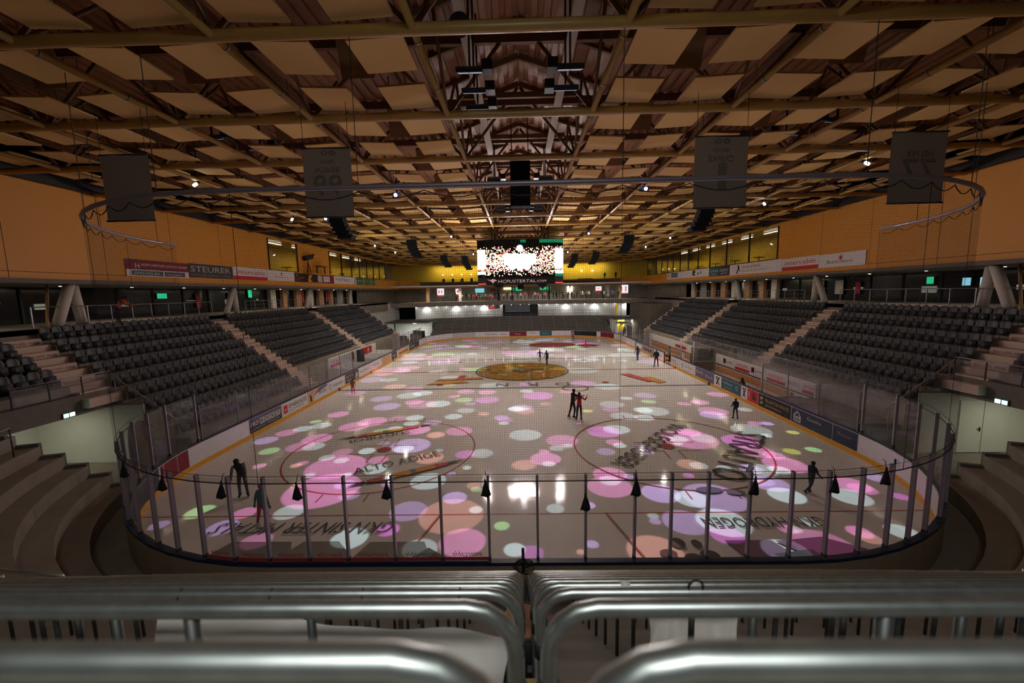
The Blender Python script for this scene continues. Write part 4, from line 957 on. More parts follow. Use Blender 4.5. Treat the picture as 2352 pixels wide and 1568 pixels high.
# loudspeakers
def linearray(x, y, z, s, h, lab):
    t = thing('loudspeaker_array', (x, y, z-h), lab, 'loudspeaker', 'hanging loudspeaker arrays')
    n = 7
    for k in range(n):
        a = -.05+.085*k*(k > 1); zz = z-h*(k+.5)/n; dy = .62*(k/n)**2
        c = MB(); c.obox((x-s*dy*1.3, y-dy*.3, zz), Vector((.42, 0, 0)), Vector((0, .32, 0)), Vector((-s*.5*math.sin(a)*h/n, 0, h/n*.46)))
        c.build('cabinet', spkm, t)
    c = MB(); c.beam((x, y, z), (x, y, 15.55), .08, .08); c.box(x-.4, y-.25, z, x+.4, y+.25, z+.06); c.build('bracket', black, t)
for s in (-1, 1):
    for k, (x, y, h) in enumerate(((11.2, 16.0, 1.75), (10.4, 30.3, 1.7), (10.3, 46.5, 1.6), (7.7, 48.4, 1.9))):
        linearray(s*x, y, 12.85, s, h, 'curved black loudspeaker column on the %s, %s' % (SIDE[s], ('nearest', 'second from the near end', 'third from near, outer of the far pair', 'inner of the far pair')[k]))
t = thing('subwoofer_array', (0, 8.7, 11.3), 'tall flat black loudspeaker block hanging over the ice centre line', 'loudspeaker')
for k in range(5):
    c = MB(); c.box(-.42, 8.4, 11.3+.38*k, .42, 9.0, 11.66+.38*k); c.build('cabinet', spkm, t)
c = MB(); c.box(-.3, 8.6, 13.18, .3, 8.8, 13.25); c.beam((-.35, 8.7, 13.2), (-.35, 8.7, 15.4), .04, .04); c.beam((.35, 8.7, 13.2), (.35, 8.7, 15.4), .04, .04); c.build('bracket', black, t)
# projectors
PROJ = [(-6.45, 12.45, 12.75), (6.45, 12.45, 12.75), (-6.2, 28.2, 12.75), (6.2, 28.2, 12.75), (-6.1, 45, 12.75), (6.3, 45, 12.75), (-12.97, 18.4, 12.75)]
for k, (x, y, z) in enumerate(PROJ):
    t = thing('light_projector', (x, y, z), 'dark projector with violet glowing lens, %s' % ('left of middle strip, nearest', 'right of middle strip, nearest', 'left of middle strip, second', 'right of middle strip, second', 'left of the scoreboard', 'right of the scoreboard', 'below second banner from left')[k], 'projector', 'pattern projectors')
    c = MB(); c.obox((x, y+.2, z+.12), X_*.17, Vector((0, .28, .06)), Vector((0, -.03, .13))); c.beam((x, y+.2, z+.2), (x, y+.2, 15.55), .05, .05); c.build('housing', black, t)
    c = MB(); c.tube([(x, y-.10, z+.06), (x, y-.13, z+.05)], .085, 14); c.build('lens', emviolet, t)
# ================================================================== BANNERS
def banner(x0, x1, z0, z1, y, lines, lab, tilt=0):
    w = x1-x0; b = MB(); N = 12; hh = z1-z0
    for th in (0, .012):
        for j in range(9):
            for i in range(N+1):
                u = i/N; v = j/8; b.v.append((x0+w*u, y+th+.02*math.sin(u*6+v*3), z0+hh*v))
    q = (N+1)*9
    for j in range(8):
        for i in range(N):
            a = j*(N+1)+i; b.f += [(a, a+1, a+N+2, a+N+1), (q+a, q+a+N+1, q+a+N+2, q+a+1)]; b.m += [0, 0]; b.sm += [True, True]
    t = thing('hanging_banner', (x0+w/2, y, z0), lab, 'banner'); b.build('cloth', bannerm, t)
    c = MB(); c.tube([(x0-.02, y, z0), (x1+.02, y, z0)], .025, 6); c.tube([(x0-.02, y, z1), (x1+.02, y, z1)], .025, 6); c.build('rod', dgrey, t)
    c = MB(); [c.tube([(x, y, z1), (x, y, 13.2)], .008, 4) for x in (x0+.05, x1-.05)]; c.build('wire', cabm, t)
    if lines:
        c = MB()
        for s_, fx, fz, h, wd in lines: c.text(s_, (x1-fx*w, y-.03, z0+fz*hh), -X_, Z_, h=h*hh, w=wd*w, m=0, off=-.008)
        o = c.build('print', bantxt, t)
YB = 3.0
banner(-12.45, -11.0, 10.03, 11.92, 3.0, [], 'plain grey banner hanging at the far left of the net')
banner(-6.40, -4.98, 10.0, 11.95, 3.0, [('99', .2, .32, .3, .6), ('RENELIN', .25, .65, .07, .5), ('OSKAR', .33, .78, .05, .3), ('oo', .3, .9, .06, .3)], 'grey banner with mirrored big double figure, second from left')
banner(5.0, 6.52, 10.0, 11.98, 3.0, [('1', .4, .25, .38, .16), ('CREPAZ', .28, .65, .08, .48), ('MARTIN', .36, .78, .05, .3), ('oo', .35, .9, .06, .3)], 'grey banner with mirrored single figure, third from left')
banner(10.55, 12.1, 10.0, 11.95, 3.0, [('77', .2, .32, .3, .6), ('HELFER', .25, .65, .08, .5)], 'grey banner with faint print hanging at the far right of the net')
# ================================================================== SCOREBOARD
sb = thing('scoreboard', (0, 30, 8.3), 'large central video cube showing glittering confetti dots', 'scoreboard')
def screenmat():
    m = bpy.data.materials.new('led_screen'); m.use_nodes = True; nt_ = m.node_tree; N = nt_.nodes; L = nt_.links; N.clear()
    o = N.new('ShaderNodeOutputMaterial'); e = N.new('ShaderNodeEmission'); L.new(e.outputs[0], o.inputs[0])
    uv = N.new('ShaderNodeUVMap'); uv.uv_map = 'UVMap'
    def math_(op, a, b=None):
        q = N.new('ShaderNodeMath'); q.operation = op
        for i, w in enumerate((a, b)):
            if w is None: continue
            if isinstance(w, (int, float)): q.inputs[i].default_value = w
            else: L.new(w, q.inputs[i])
        return q.outputs[0]
    mul = N.new('ShaderNodeVectorMath'); mul.operation = 'SCALE'; mul.inputs['Scale'].default_value = 11.5; L.new(uv.outputs[0], mul.inputs[0])
    fl = N.new('ShaderNodeVectorMath'); fl.operation = 'FLOOR'; L.new(mul.outputs[0], fl.inputs[0])
    wn = N.new('ShaderNodeTexWhiteNoise'); wn.noise_dimensions = '2D'; L.new(fl.outputs[0], wn.inputs['Vector'])
    sp = N.new('ShaderNodeSeparateXYZ'); L.new(uv.outputs[0], sp.inputs[0])
    # density of lit cells falls off towards the upper and lower edges of the picture shown on the screen
    d = math_('ABSOLUTE', math_('SUBTRACT', sp.outputs[1], 1.35)); dens = math_('SUBTRACT', .92, math_('POWER', math_('DIVIDE', d, 1.35), 2.0))
    lit = math_('LESS_THAN', wn.outputs['Value'], math_('MULTIPLY', dens, .78))
    fr = N.new('ShaderNodeVectorMath'); fr.operation = 'FRACTION'; L.new(mul.outputs[0], fr.inputs[0])
    dc = N.new('ShaderNodeVectorMath'); dc.operation = 'DISTANCE'; L.new(fr.outputs[0], dc.inputs[0]); dc.inputs[1].default_value = (.5, .5, 0)
    lit = math_('MULTIPLY', lit, math_('LESS_THAN', dc.outputs['Value'], .47))
    cr = N.new('ShaderNodeValToRGB'); cr.color_ramp.interpolation = 'CONSTANT'; el = cr.color_ramp.elements
    el[0].position = 0; el[0].color = (1, 1, 1, 1); el[1].position = .42; el[1].color = (1, .75, .35, 1)
    for p, c in ((.6, (1, .35, .1, 1)), (.75, (.9, .06, .05, 1)), (.84, (1, .85, .2, 1)), (.92, (.5, .05, .1, 1))): k = el.new(p); k.color = c
    sc = N.new('ShaderNodeSeparateColor'); L.new(wn.outputs['Color'], sc.inputs[0]); L.new(sc.outputs[1], cr.inputs[0])
    L.new(cr.outputs[0], e.inputs[0]); L.new(math_('ADD', math_('MULTIPLY', lit, SCR), .006), e.inputs[1])
    return m
SCR = 5.0
LEDW = dict(**{"pass": 200}, spot=950, conc=45, bar=320, wall=140, tun=30, lounge=140, flounge=260, proj=4600, terr=280, led=70, world=0.0)["led"]
ledm = screenmat(); ledw = em('led_white', (1, .86, .83), LEDW); ledg = em('led_green', (.0, .22, .10), .8); ledp = em('led_pink', (1, .45, .4), 2.2)
ZS0, ZS1 = 9.0, 12.15
HX, HF, YF, YC = 3.72, 2.95, 26.0, 26.45
outl = [(-HX, YC), (-HF, YF), (HF, YF), (HX, YC), (HX, 60-YC), (HF, 60-YF), (-HF, 60-YF), (-HX, 60-YC)]
c = MB(); c.prism([(x*.985, 30+(y-30)*.985) for x, y in outl], 8.35, 12.2); c.build('casing', black, sb)
for i in range(8):
    a, d_ = outl[i], outl[(i+1) % 8]; A, B = Vector((*a, 0)), Vector((*d_, 0)); l = (B-A).length
    c = MB(); c.v = [tuple(A+Z_*ZS0), tuple(B+Z_*ZS0), tuple(B+Z_*ZS1), tuple(A+Z_*ZS1)]; c.f = [(0, 1, 2, 3)]; c.m = [0]; c.sm = [False]
    u0_ = [0, .9, 6.8, 7.7, 8.6, 15.7, 21.6, 22.5][i] if i else 0
    c.uv = [(u0_, 0), (u0_+l, 0), (u0_+l, ZS1-ZS0), (u0_, ZS1-ZS0)]; c.build('screen', ledm, sb)
def onface(i, u0, u1, z0, z1, m, off=.02, name='screen_graphic'):
    A, B = Vector((*outl[i], 0)), Vector((*outl[(i+1) % 8], 0)); d = (B-A).normalized(); n = Vector((d.y, -d.x, 0)); l = (B-A).length; c = MB()
    N = 24
    c.face([tuple(A+d*l*u+n*off+Z_*z) for u, z in ((u0, z0), (u1, z0), (u1, z1), (u0, z1))], 0); return c.build(name, m, sb)
for i in (0, 2, 4, 6):
    onface(i, .04, .96, 9.75, 11.35, ledw); onface(i, .04, .96, 9.28, 9.5, ledw)
for i in (1, 5):
    A = Vector((*outl[i], 0)); B = Vector((*outl[(i+1) % 8], 0)); d = (B-A).normalized(); n = Vector((d.y, -d.x, 0))
    c = MB(); o = A+n*.02
    def blob(x0, z0, x1, z1, r=.22):
        pts = []
        for cx, cz, a0 in ((x1-r, z0+r, -PI/2), (x1-r, z1-r, 0), (x0+r, z1-r, PI/2), (x0+r, z0+r, PI)):
            for k in range(5): a = a0+PI/2*k/4; pts.append((cx+r*math.cos(a), cz+r*math.sin(a)))
        c.poly(pts, o, d, Z_, 0, .002)
    for k in range(4): blob(1.52+.68*k, 10.05, 2.26+.68*k, 11.0-.03*k)
    for k in range(3): blob(1.95+.62*k, 9.65, 2.6+.62*k, 10.12)
    c.poly([(2.93+.27*math.cos(k*PI/12), 11.42+.27*math.sin(k*PI/12)) for k in range(24)], o, d, Z_, 0, .004)
    c.build('screen_graphic', ledw, sb)
    c = MB(); c.text('KUC', o+d*2.3+Z_*10.4, d, Z_, h=.35, w=1.7, off=.012); c.build('screen_graphic', ledp, sb)
onface(1, .505, .585, 11.9, 12.14, ledg); onface(1, .78, 1, 11.85, 12.14, ledg); onface(2, 0, 1, 11.85, 12.14, ledg); onface(2, 0, 1, ZS0, 9.22, ledg)
c = MB(); c.strip([(x, y, 0, 0) for x, y in outl], [(0, 8.35), (0, 8.98)], closed=True); c.build('sign_band', mat('sign_band_black', (.02, .018, .02), .5, var=.1), sb)
pinkl = em('sign_letters', (.85, .62, .58), .42)
for i in (1, 5):
    A = Vector((*outl[i], 0)); B = Vector((*outl[(i+1) % 8], 0)); d = (B-A).normalized(); n = Vector((d.y, -d.x, 0)); o = A+n*.012
    c = MB(); c.text('HCPUSTERTAL', o+d*1.0+Z_*8.52, d, Z_, h=.26, w=3.25, off=.006, shear=.25); c.text('.COM', o+d*4.28+Z_*8.53, d, Z_, h=.2, w=.85, off=.006, shear=.25)
    for pts in ([(.05, 8.85), (.35, 8.78), (.55, 8.86), (.8, 8.80), (.92, 8.7), (.7, 8.66), (.62, 8.56), (.55, 8.46), (.5, 8.6), (.3, 8.7)],): c.poly(pts, o, d, Z_, 0, .006)
    c.build('sign_lettering', pinkl, sb)
    c = MB(); c.poly([(.25, 8.74), (.4, 8.72), (.35, 8.69)], o, d, Z_, 0, .012); c.poly([(.6, 8.72), (.75, 8.73), (.68, 8.69)], o, d, Z_, 0, .012); c.build('sign_emblem_detail', black, sb)
for i in (0, 2):
    onface(i, .04, .98, 8.40, 8.50, emred, .012, 'sign_stripe'); onface(i, .04, .98, 8.62, 8.66, dred, .012, 'sign_stripe')
for s in (-1, 1):
    c = MB(); c.tube([(s*1.95, 27, 8.35), (s*1.95, 27, 7.95)], [.5, .05], 4); c.build('corner_speaker', black, sb)
c = MB(); c.box(-.27, 26.6, 7.95, .27, 27.3, 8.36); c.build('centre_speaker', black, sb)
c = MB(); [c.beam((x, y, 12.2), (x, y, 15.4), .08, .08) for x in (-2.5, 2.5) for y in (27.5, 32.5)]; c.build('suspension_cable', black, sb)
# ================================================================== FAR END
def farpath(x0, x1, yb, n=16, k=-.012): return [(x0+(x1-x0)*i/n, yb+k*(x0+(x1-x0)*i/n)**2, 0, 1) for i in range(n+1)]
b = MB()
for k in range(7):
    z = 1.0+.34*k; p = farpath(-15.5, 15.5, 62.4+.98*k); b.strip(p, [(0, 0), (0, z), (1.0, z)])
p = farpath(-19, 19, 69.2); b.strip(p, [(0, 2.95), (0, 3.15), (1.0, 3.15)]);
struct(b.build('far_terrace_steps', [dkconc], origin=(0, 66, 0)))
for k in range(6):
    z = 1.0+.34*k; t = thing('crush_barrier', (0, 62.6+.98*k, z), 'thin pale crush barrier line on the far terrace, %s row from the ice' % ORD[k], 'barrier', 'far terrace barriers')
    p = farpath(-14.5, 14.5, 62.6+.98*k); c = MB(); c.tube([(x, y, z+.95) for x, y, _, _ in p], .022, 6); c.build('rail', alum, t)
    for x, y, _, _ in farpath(-14, 14, 62.6+.98*k, 14): c = MB(); c.tube([(x, y, z), (x, y, z+.95)], .018, 5); c.build('post', alum, t)
t = thing('terrace_fence', (0, 69.0, 3.15), 'thin dark framed fence along the top of the far terrace', 'fence')
c = MB()
for s in (-1, 1):
    for k in range(9):
        x = s*(3.6+1.35*k); y = 69.3-.012*x*x; c.tube([(x, y, 3.15), (x, y, 4.2)], .022, 5)
        if k < 8: x2 = s*(3.6+1.35*(k+1)); y2 = 69.3-.012*x2*x2; c.tube([(x, y, 4.2), (x2, y2, 4.2)], .022, 5); c.tube([(x, y, 3.6), (x2, y2, 3.6)], .014, 5)
c.build('frame', black, t)
b = MB()
for s in (-1, 1):
    p = farpath(s*3.55, s*19.5, 70.3); b.strip(p, [(0, 0), (0, 5.6), (.15, 5.6)], 0)
    b.box(s*19.4, 52, 0, s*24, 63, 5.6, 2) if s > 0 else b.box(-23.4, 48.2, 0, -23.2, 68, 6.1, 0)
b.strip(farpath(-24, 24, 70.0), [(.3, 5.55), (-.55, 5.55), (-.55, 5.35), (-.6, 5.35), (-.6, 6.15), (9, 6.15)], 1)
b.box(-3.55, 72.3, 3.0, 3.55, 72.5, 5.6, 3); b.box(-3.6, 70.2, 3.0, -3.5, 72.4, 5.6, 0); b.box(3.5, 70.2, 3.0, 3.6, 72.4, 5.6, 0)
struct(b.build('wall_far_lower', [white, concrete, dkconc, black], origin=(0, 70, 0)))
t = thing('press_box', (0, 71.8, 3.1), 'dark recessed press box in the middle of the white far wall', 'booth')
c = MB(); c.box(-3.0, 72.1, 4.0, 1.9, 72.28, 5.3); c.build('back_panel', mat('press_panel', (.10, .12, .14), .4), t)
c = MB(); c.box(-3.4, 70.4, 3.15, 3.4, 70.5, 3.75); c.build('front_panel', black, t)
c = MB(); c.box(-3.0, 71.9, 3.9, 1.9, 72.1, 3.98); c.build('ledge', lgrey, t)
for x in (-2.3, -.6, 1.1): c = MB(); c.cyl((x, 71.9, 5.5), .1, .06, 10); c.build('lamp', emw, t)
for x0, w, z0, bg, it, l in ((-15.6, 2.7, 4.35, navy, [('o', .15, .5, .3, lgrey), ('t', 'LUNGER', .33, .55, .2, .5, lgrey), ('r', .33, .25, .9, .4, lgrey)], 'navy board with pale ring on the white far wall'),
        (-12.7, 1.4, 4.5, white, [('o', .4, .4, .15, red), ('t', 'TTI', .5, .55, .25, .4, mgrey)], 'small white board with red dot on the far wall'),
        (-10.0, 2.6, 4.4, white, [('p', [(.05, .05), (.12, .05), (.25, .95), (.18, .95)], green), ('p', [(.28, .6), (.33, .6), (.4, .95), (.35, .95)], ornge), ('r', .38, .5, .9, .58, ornge)], 'white board with green slanted stroke and orange line on the far wall'),
        (-6.2, 2.2, 4.65, red, [('r', .55, 0, 1, 1, dgrey), ('t', 'Wolf', .12, .3, .3, .3, white)], 'red and dark board left of the press box')):
    signboard('wall_board', l, (x0, 70.25-.012*(x0+w/2)**2-.12, z0), Vector((1, -.024*(x0+w/2), 0)), Z_, w, .72, bg, it, th=.02)
signboard('advert_banner', 'white banner with red emblem at the upper end of the right stand', (20.0, 56, 4.6), Vector((1, -.25, 0)), Z_, 4.2, 1.0, boardw, [('r', .06, .2, .16, .8, red), ('t', 'HAGEBORANGE', .2, .35, .3, .75, black)], th=.03)
b = MB(); b.box(17.6, 66.3, 3.3, 18.0, 66.4, 5.4); tag(b.build('yellow_strip', mat('yellow_paint', (.85, .55, .03), .5)), 'tall yellow strip on the white far wall at the right', 'strip')
b = MB(); b.box(17.0, 62.0, .6, 18.2, 62.1, 2.6); tag(b.build('yellow_door', MATS['yellow_paint']), 'yellow door in the bright passage at the far right corner', 'door')
for s in (-1, 1):       # bright passage below the ledge in both far corners
    b = MB(); b.box(s*16.2, 64.4, 0, s*23, 64.5, 3.0); tag(b.build('passage_wall', white), 'white passage wall below the ledge at the far %s corner' % SIDE[s], 'wall panel')
    for x, y in ((17.2, 61.5), (20.2, 60.0)) if s > 0 else ((18.4, 60.5),):
        t = thing('ledge_lamp', (s*x, y, 2.72), 'bright lamp under the ledge at the far %s corner near x%s' % (SIDE[s], '') if False else 'bright lamp under the far %s corner ledge, %s' % (SIDE[s], 'nearer the ice' if x < 18 or s < 0 else 'nearer the stand'), 'lamp')
        c = MB(); c.box(s*x-.3, y-.1, 2.72, s*x+.3, y+.1, 2.82); c.build('housing', lgrey, t); c = MB(); c.box(s*x-.27, y-.08, 2.69, s*x+.27, y+.08, 2.72); c.build('tube', emcool, t)
    b = MB(); b.box(s*15.8, 58.5, 2.85, s*23, 66.5, 3.1); tag(b.build('passage_ledge', dkconc), 'grey ledge roofing the passage at the far %s corner' % SIDE[s], 'ledge')
t = thing('ice_tunnel_arch', (16.2, 55.5, 0), 'pale rounded tunnel arch standing at the far right corner', 'arch')
c = MB(); c.tube([(15.6, 55, 0), (15.6, 55, 1.9), (15.8, 55, 2.3), (16.3, 55, 2.5), (17.2, 55, 2.5), (17.6, 55, 2.2), (17.7, 55, 1.8), (17.7, 55, 0)], .09, 8); c.build('front_hoop', lgrey, t)
c = MB(); c.tube([(15.6, 58, 0), (15.6, 58, 1.9), (15.8, 58, 2.3), (16.3, 58, 2.5), (17.2, 58, 2.5), (17.6, 58, 2.2), (17.7, 58, 1.8), (17.7, 58, 0)], .09, 8); c.build('rear_hoop', lgrey, t)
c = MB(); c.box(15.7, 55, 2.42, 17.6, 58, 2.5); c.box(17.62, 55, .1, 17.7, 58, 2.0); c.build('cover', mgrey, t)
# dark stack of mats / tractor in the far left corner
t = thing('ice_machine', (-15.8, 52.8, 0), 'dark bulky machine parked by the boards at the far left corner', 'machine')
c = MB(); c.box(-16.9, 51.8, .4, -15.3, 54.4, 1.7); c.obox((-16.1, 54.6, 1.3), X_*.7, Vector((0, .5, .1)), Vector((0, -.1, .5))); c.build('body', black, t)
c = MB(); [c.tube([(x, y, .4), (x+.2, y, .4)], .4, 14) for x in (-17.0, -15.4) for y in (52.3, 53.9)]; c.build('wheel', black, t)
c = MB(); c.box(-16.5, 52.2, 1.7, -15.8, 52.9, 2.2); c.tube([(-15.6, 52.2, 1.7), (-15.5, 52.2, 2.5)], .06, 6); c.build('seat', dgrey, t)
t = thing('dark_crate_stack', (-17.9, 50.6, 0), 'low dark crates behind the boards at the far left corner', 'crates'); c = MB(); c.box(-18.8, 49.5, 0, -17.0, 51.6, 1.1); c.build('lower_crate', dgrey, t); c = MB(); c.box(-18.5, 49.8, 1.1, -17.2, 51.2, 1.55); c.build('upper_crate', black, t)

for k in range(23):
    x = -19.2+1.745*k; y = 69.75-.012*x*x; t = thing('slab_downlight', (x, y, 5.5), 'small downlight under the far concourse edge, %s from the left' % ORD[k], 'light', 'downlights under the far concourse')
    c = MB(); c.cyl((x, y, 5.42), .05, .14, 10); c.build('rim', lgrey, t); c = MB(); c.ball((x, y, 5.40), .08, .08, .09, nu=10, nv=5, z0=-.98); c.build('lamp', emdown, t)
# far bar hall
b = MB(); b.box(-27, 78.5, 6.1, 27, 78.7, 9.0, 0); b.box(-27, 60, 8.95, 27, 79, 9.1, 1)
b.box(-27, 77, 9.1, 27, 77.2, 13.9, 2); b.box(-27, 66.5, 9.6, 27, 78, 9.7, 3); b.box(-27, 66, 13.8, 27, 78, 13.9, 3)
for s in (-1, 1): b.box(s*27, 58, 6, s*27.2, 79, 13.9, 0)
struct(b.build('wall_far_bar', [mat('bar_wall', (.42, .36, .26), .6, var=.4, scale=.7), white, ylwall, dkconc], origin=(0, 75, 6.1)))
t = thing('bar_counter', (0, 76, 6.15), 'long bar counter behind the crowd on the far concourse', 'counter')
c = MB(); c.box(-6.5, 75.6, 6.15, 9.5, 76.3, 7.2); c.build('front', mgrey, t); c = MB(); c.box(-6.6, 75.5, 7.2, 9.6, 76.4, 7.27); c.build('top', white, t)
for x0, x1, z0, z1, m, l in ((-3.5, -1.8, 8.35, 8.8, emwarm, 'warm lit sign left above the far bar'), (-.9, .4, 8.1, 8.8, emgreen, 'green screen above the middle of the far bar'), (-2.0, -1.4, 8.15, 8.75, emgreen, 'small green screen left of the middle pillar'),
       (4.3, 5.6, 8.2, 8.8, emgreen, 'green screen right above the far bar'), (5.9, 6.5, 8.2, 8.8, emgreen, 'small green screen right of the dark pillar'), (-9.6, -7.7, 7.85, 8.7, emcyan, 'large pale green television on the left bar wall'), (-6.4, -5.2, 8.0, 8.5, red, 'red sign on the left bar wall'),
       (-17.0, -15.6, 7.3, 8.8, empost, 'bright blue and white backlit poster at the far left'), (-13.2, -12.2, 7.4, 8.7, empost, 'smaller backlit poster right of the far left one'), (20.3, 22.0, 7.0, 8.8, empost, 'bright backlit poster at the far right'), (10.2, 11.2, 7.6, 8.8, emw, 'bright white lit panel right of the bar'), (15.4, 16.6, 7.6, 8.6, empost, 'small backlit poster right of the bar'), (17.4, 18.2, 6.6, 8.8, white, 'striped white board right of the bar')):
    yy = 78.4 if abs(x0) < 12 else 74.2
    b = MB(); b.box(x0, yy-.06, z0, x1, yy, z1); b2 = tag(b.build('wall_screen', m), l, 'screen')
    if m is empost:
        c = MB(); c.box(x0, yy-.075, z0, x1, yy-.06, z0+.22); c.box(x0+.25, yy-.07, z0+.5, x0+.5, yy-.06, z1-.3); c.box(x1-.6, yy-.07, z0+.5, x1-.35, yy-.06, z1-.3); o = c.build('print', emred, b2, world=True)
for x, w, m, l in ((-4.3, .35, black, 'dark pillar left of the far bar'), (1.6, .0, None, ''), (5.75, .22, black, 'dark thin pillar right of the bar middle'), (-1.55, .2, black, 'dark thin pillar left of the bar middle'), (9.9, .3, white, 'white pillar right of the bar'), (-11.9, .4, white, 'white pillar left of the bar'), (19.6, .5, tan, 'tan pillar at the far right of the bar hall'), (-18.3, .5, tan, 'tan pillar at the far left of the bar hall')):
    if m is None: continue
    b = MB(); b.box(x-w/2-.05, 71.2, 6.15, x+w/2+.05, 71.5, 8.95); tag(b.build('hall_pillar', m), l, 'pillar')
for k in range(14):
    x = -19.5+3*k; t = thing('hall_downlight', (x, 71.6-.012*x*x, 8.92), 'round ceiling light along the front of the far bar hall, %s from the left' % ORD[k], 'light', 'far hall ceiling lights')
    c = MB(); c.cyl((x, 71.6-.012*x*x, 8.86), .16, .05, 10); c.build('lamp', emw, t); c = MB(); c.cyl((x, 71.6-.012*x*x, 8.9), .2, .05, 10); c.build('rim', lgrey, t)
for k, x in enumerate((-15.9, -9, -7, 12.5, 14.5)):
    t = thing('bar_table', (x, 72.2, 6.15), 'high table on the far concourse, %s from the left' % ORD[k], 'table', 'far bar tables')
    c = MB(); c.box(x-.6, 71.9, 7.2, x+.6, 72.5, 7.26); c.build('top', beamm, t)
    for s in (-1, 1): c = MB(); c.beam((x+s*.5, 72.2, 6.15), (x+s*.4, 72.2, 7.2), .06, .06); c.build('leg', dgrey, t)
for k, x in enumerate((-9.4, -8.6, -6.2, -5.5, 13.2)):
    t = thing('bar_stool', (x, 72.6, 6.15), 'red bar stool on the far concourse, %s from the left' % ORD[k], 'stool', 'red bar stools')
    c = MB(); c.box(x-.2, 72.4, 6.75, x+.2, 72.8, 6.85); c.box(x-.2, 72.75, 6.85, x+.2, 72.8, 7.25); c.build('seat', red, t); c = MB(); c.cyl((x, 72.6, 6.15), .03, .6, 6); c.cyl((x, 72.6, 6.15), .18, .03, 10); c.build('leg', dgrey, t)
# far lounge furniture and lights
for k, x in enumerate((-16.2, -14.2, -12.2, -10.2)):
    t = thing('wall_lamp', (x, 76.9, 11.6), 'yellow wall washer lamp in the left half of the far lounge, %s from the left' % ORD[k], 'lamp', 'lounge wall lamps'); c = MB(); c.box(x-.12, 76.8, 11.55, x+.12, 76.98, 11.75); c.build('shade', emwarm, t)
for k, x in enumerate((13.0, 15.2)):
    t = thing('wall_lamp', (x, 76.9, 11.9), 'white wall washer lamp in the right half of the far lounge, %s' % ('left', 'right')[k], 'lamp', 'lounge wall lamps'); c = MB(); c.box(x-.12, 76.8, 11.85, x+.12, 76.98, 12.0); c.build('shade', emw, t)
for x0, x1, z0, z1, m, l in ((-7.2, -3.9, 9.7, 10.7, black, 'long dark lounge counter left of the scoreboard'), (7.0, 8.9, 9.7, 12.2, black, 'dark doorway cabinet right of the scoreboard'), (12.0, 15.0, 9.7, 10.3, black, 'low dark sideboard in the right far lounge'), (-8.3, -7.6, 9.7, 12.4, dgrey, 'dark tall cabinet beside the left lounge counter')):
    b = MB(); b.box(x0, 75.5, z0, x1, 76.3, z1); tag(b.build('lounge_cabinet', m), l, 'cabinet')
for k in range(5):
    x = -15.5+1.9*k; t = thing('lounge_chair', (x, 73.5, 9.7), 'dark chair on the far lounge balcony, %s from the left' % ORD[k], 'chair', 'balcony chairs')
    c = MB(); c.box(x-.25, 73.3, 10.1, x+.25, 73.8, 10.2); c.build('seat', black, t); c = MB(); c.box(x-.25, 73.75, 10.2, x+.25, 73.82, 10.75); c.build('backrest', black, t); [(lambda c: (c.box(x+a-.03, 73.5+d-.03, 9.7, x+a+.03, 73.5+d+.03, 10.1), c.build('leg', black, t)))(MB()) for a in (-.2, .2) for d in (-.15, .25)]
b = MB(); b.box(-15.9, 72.6, 10.35, -11.5, 73.0, 10.42); [b.box(x-.04, 72.75, 9.7, x+.04, 72.85, 10.35) for x in (-15.5, -12)]; tag(b.build('lounge_long_table', black), 'long dark table on the left part of the far balcony', 'table')

# ================================================================== NEAR TERRACE
TR, RI, S0, Z0 = .65, .47, 1.5, 2.46       # tread, rise, distance of the first rail from the boards, its height
NR = 12
def terr_s(k): return S0+.65*k           # k = 0 nearest the ice
KMAX = 13
RAILY = [-(8.8-TR*j) for j in range(KMAX)]; RAILZ = [7.16-RI*j for j in range(KMAX)]    # j=0 nearest the camera
sfun = [-y for y in RAILY]
a_end = math.radians(72)
def aend(s): return min(a_end, math.asin(min(1, 12.3/(RC+s))))
def tpath(s, straight=True):
    pts = []
    n = 16
    for i in range(n+1):
        a = aend(s)*(1-i/n); pts.append((-6.5-(RC+s)*math.sin(a), 8.5-(RC+s)*math.cos(a), -math.sin(a), -math.cos(a)))
    pts.append((0, -s, 0, -1))
    for i in range(n+1):
        a = aend(s)*i/n; pts.append((6.5+(RC+s)*math.sin(a), 8.5-(RC+s)*math.cos(a), math.sin(a), -math.cos(a)))
    return pts
b = MB()
for j in range(KMAX-1, -1, -1):
    s = sfun[j]; zf = RAILZ[j]-1.02; b.strip(tpath(s-.08), [(0, 0 if j == KMAX-1 else zf-RI-.05), (0, zf), (TR+.02, zf)], 0)
b.strip(tpath(sfun[0]+.57), [(0, RAILZ[0]-1.1), (0, RAILZ[0]-.6), (3.5, RAILZ[0]-.6)], 0)
for s in (-1, 1):     # end walls of the curved terrace
    ca = (s*6.5, 8.5)
    for j in range(KMAX):
        ae = aend(sfun[j]+.3); d = (s*math.sin(ae), -math.cos(ae)); tt = Vector((-d[1], d[0], 0)); r = RC+sfun[j]; c = Vector((ca[0]+d[0]*(r+.27), ca[1]+d[1]*(r+.27), (RAILZ[j]-.92)/2)); b.obox(c, Vector((*d, 0))*.34, tt*.08, Vector((0, 0, (RAILZ[j]-.92)/2)), 1)
struct(b.build('terrace_steps', [concrete, dkconc], origin=(0, -5, 0)))
def barrier(pts, posts, lab, r=.0265):
    t = thing('crush_barrier', (pts[len(pts)//2][0], pts[len(pts)//2][1], pts[len(pts)//2][2]-1.02), lab, 'barrier', 'galvanised barriers of the near terrace')
    c = MB(); c.tube(pts, r, 12); c.build('top_rail', galv, t)
    for p in posts: c = MB(); c.tube([(p[0], p[1], p[2]-1.02), (p[0], p[1], p[2]-.02)], .021, 8); c.build('post', postm, t)
    return t
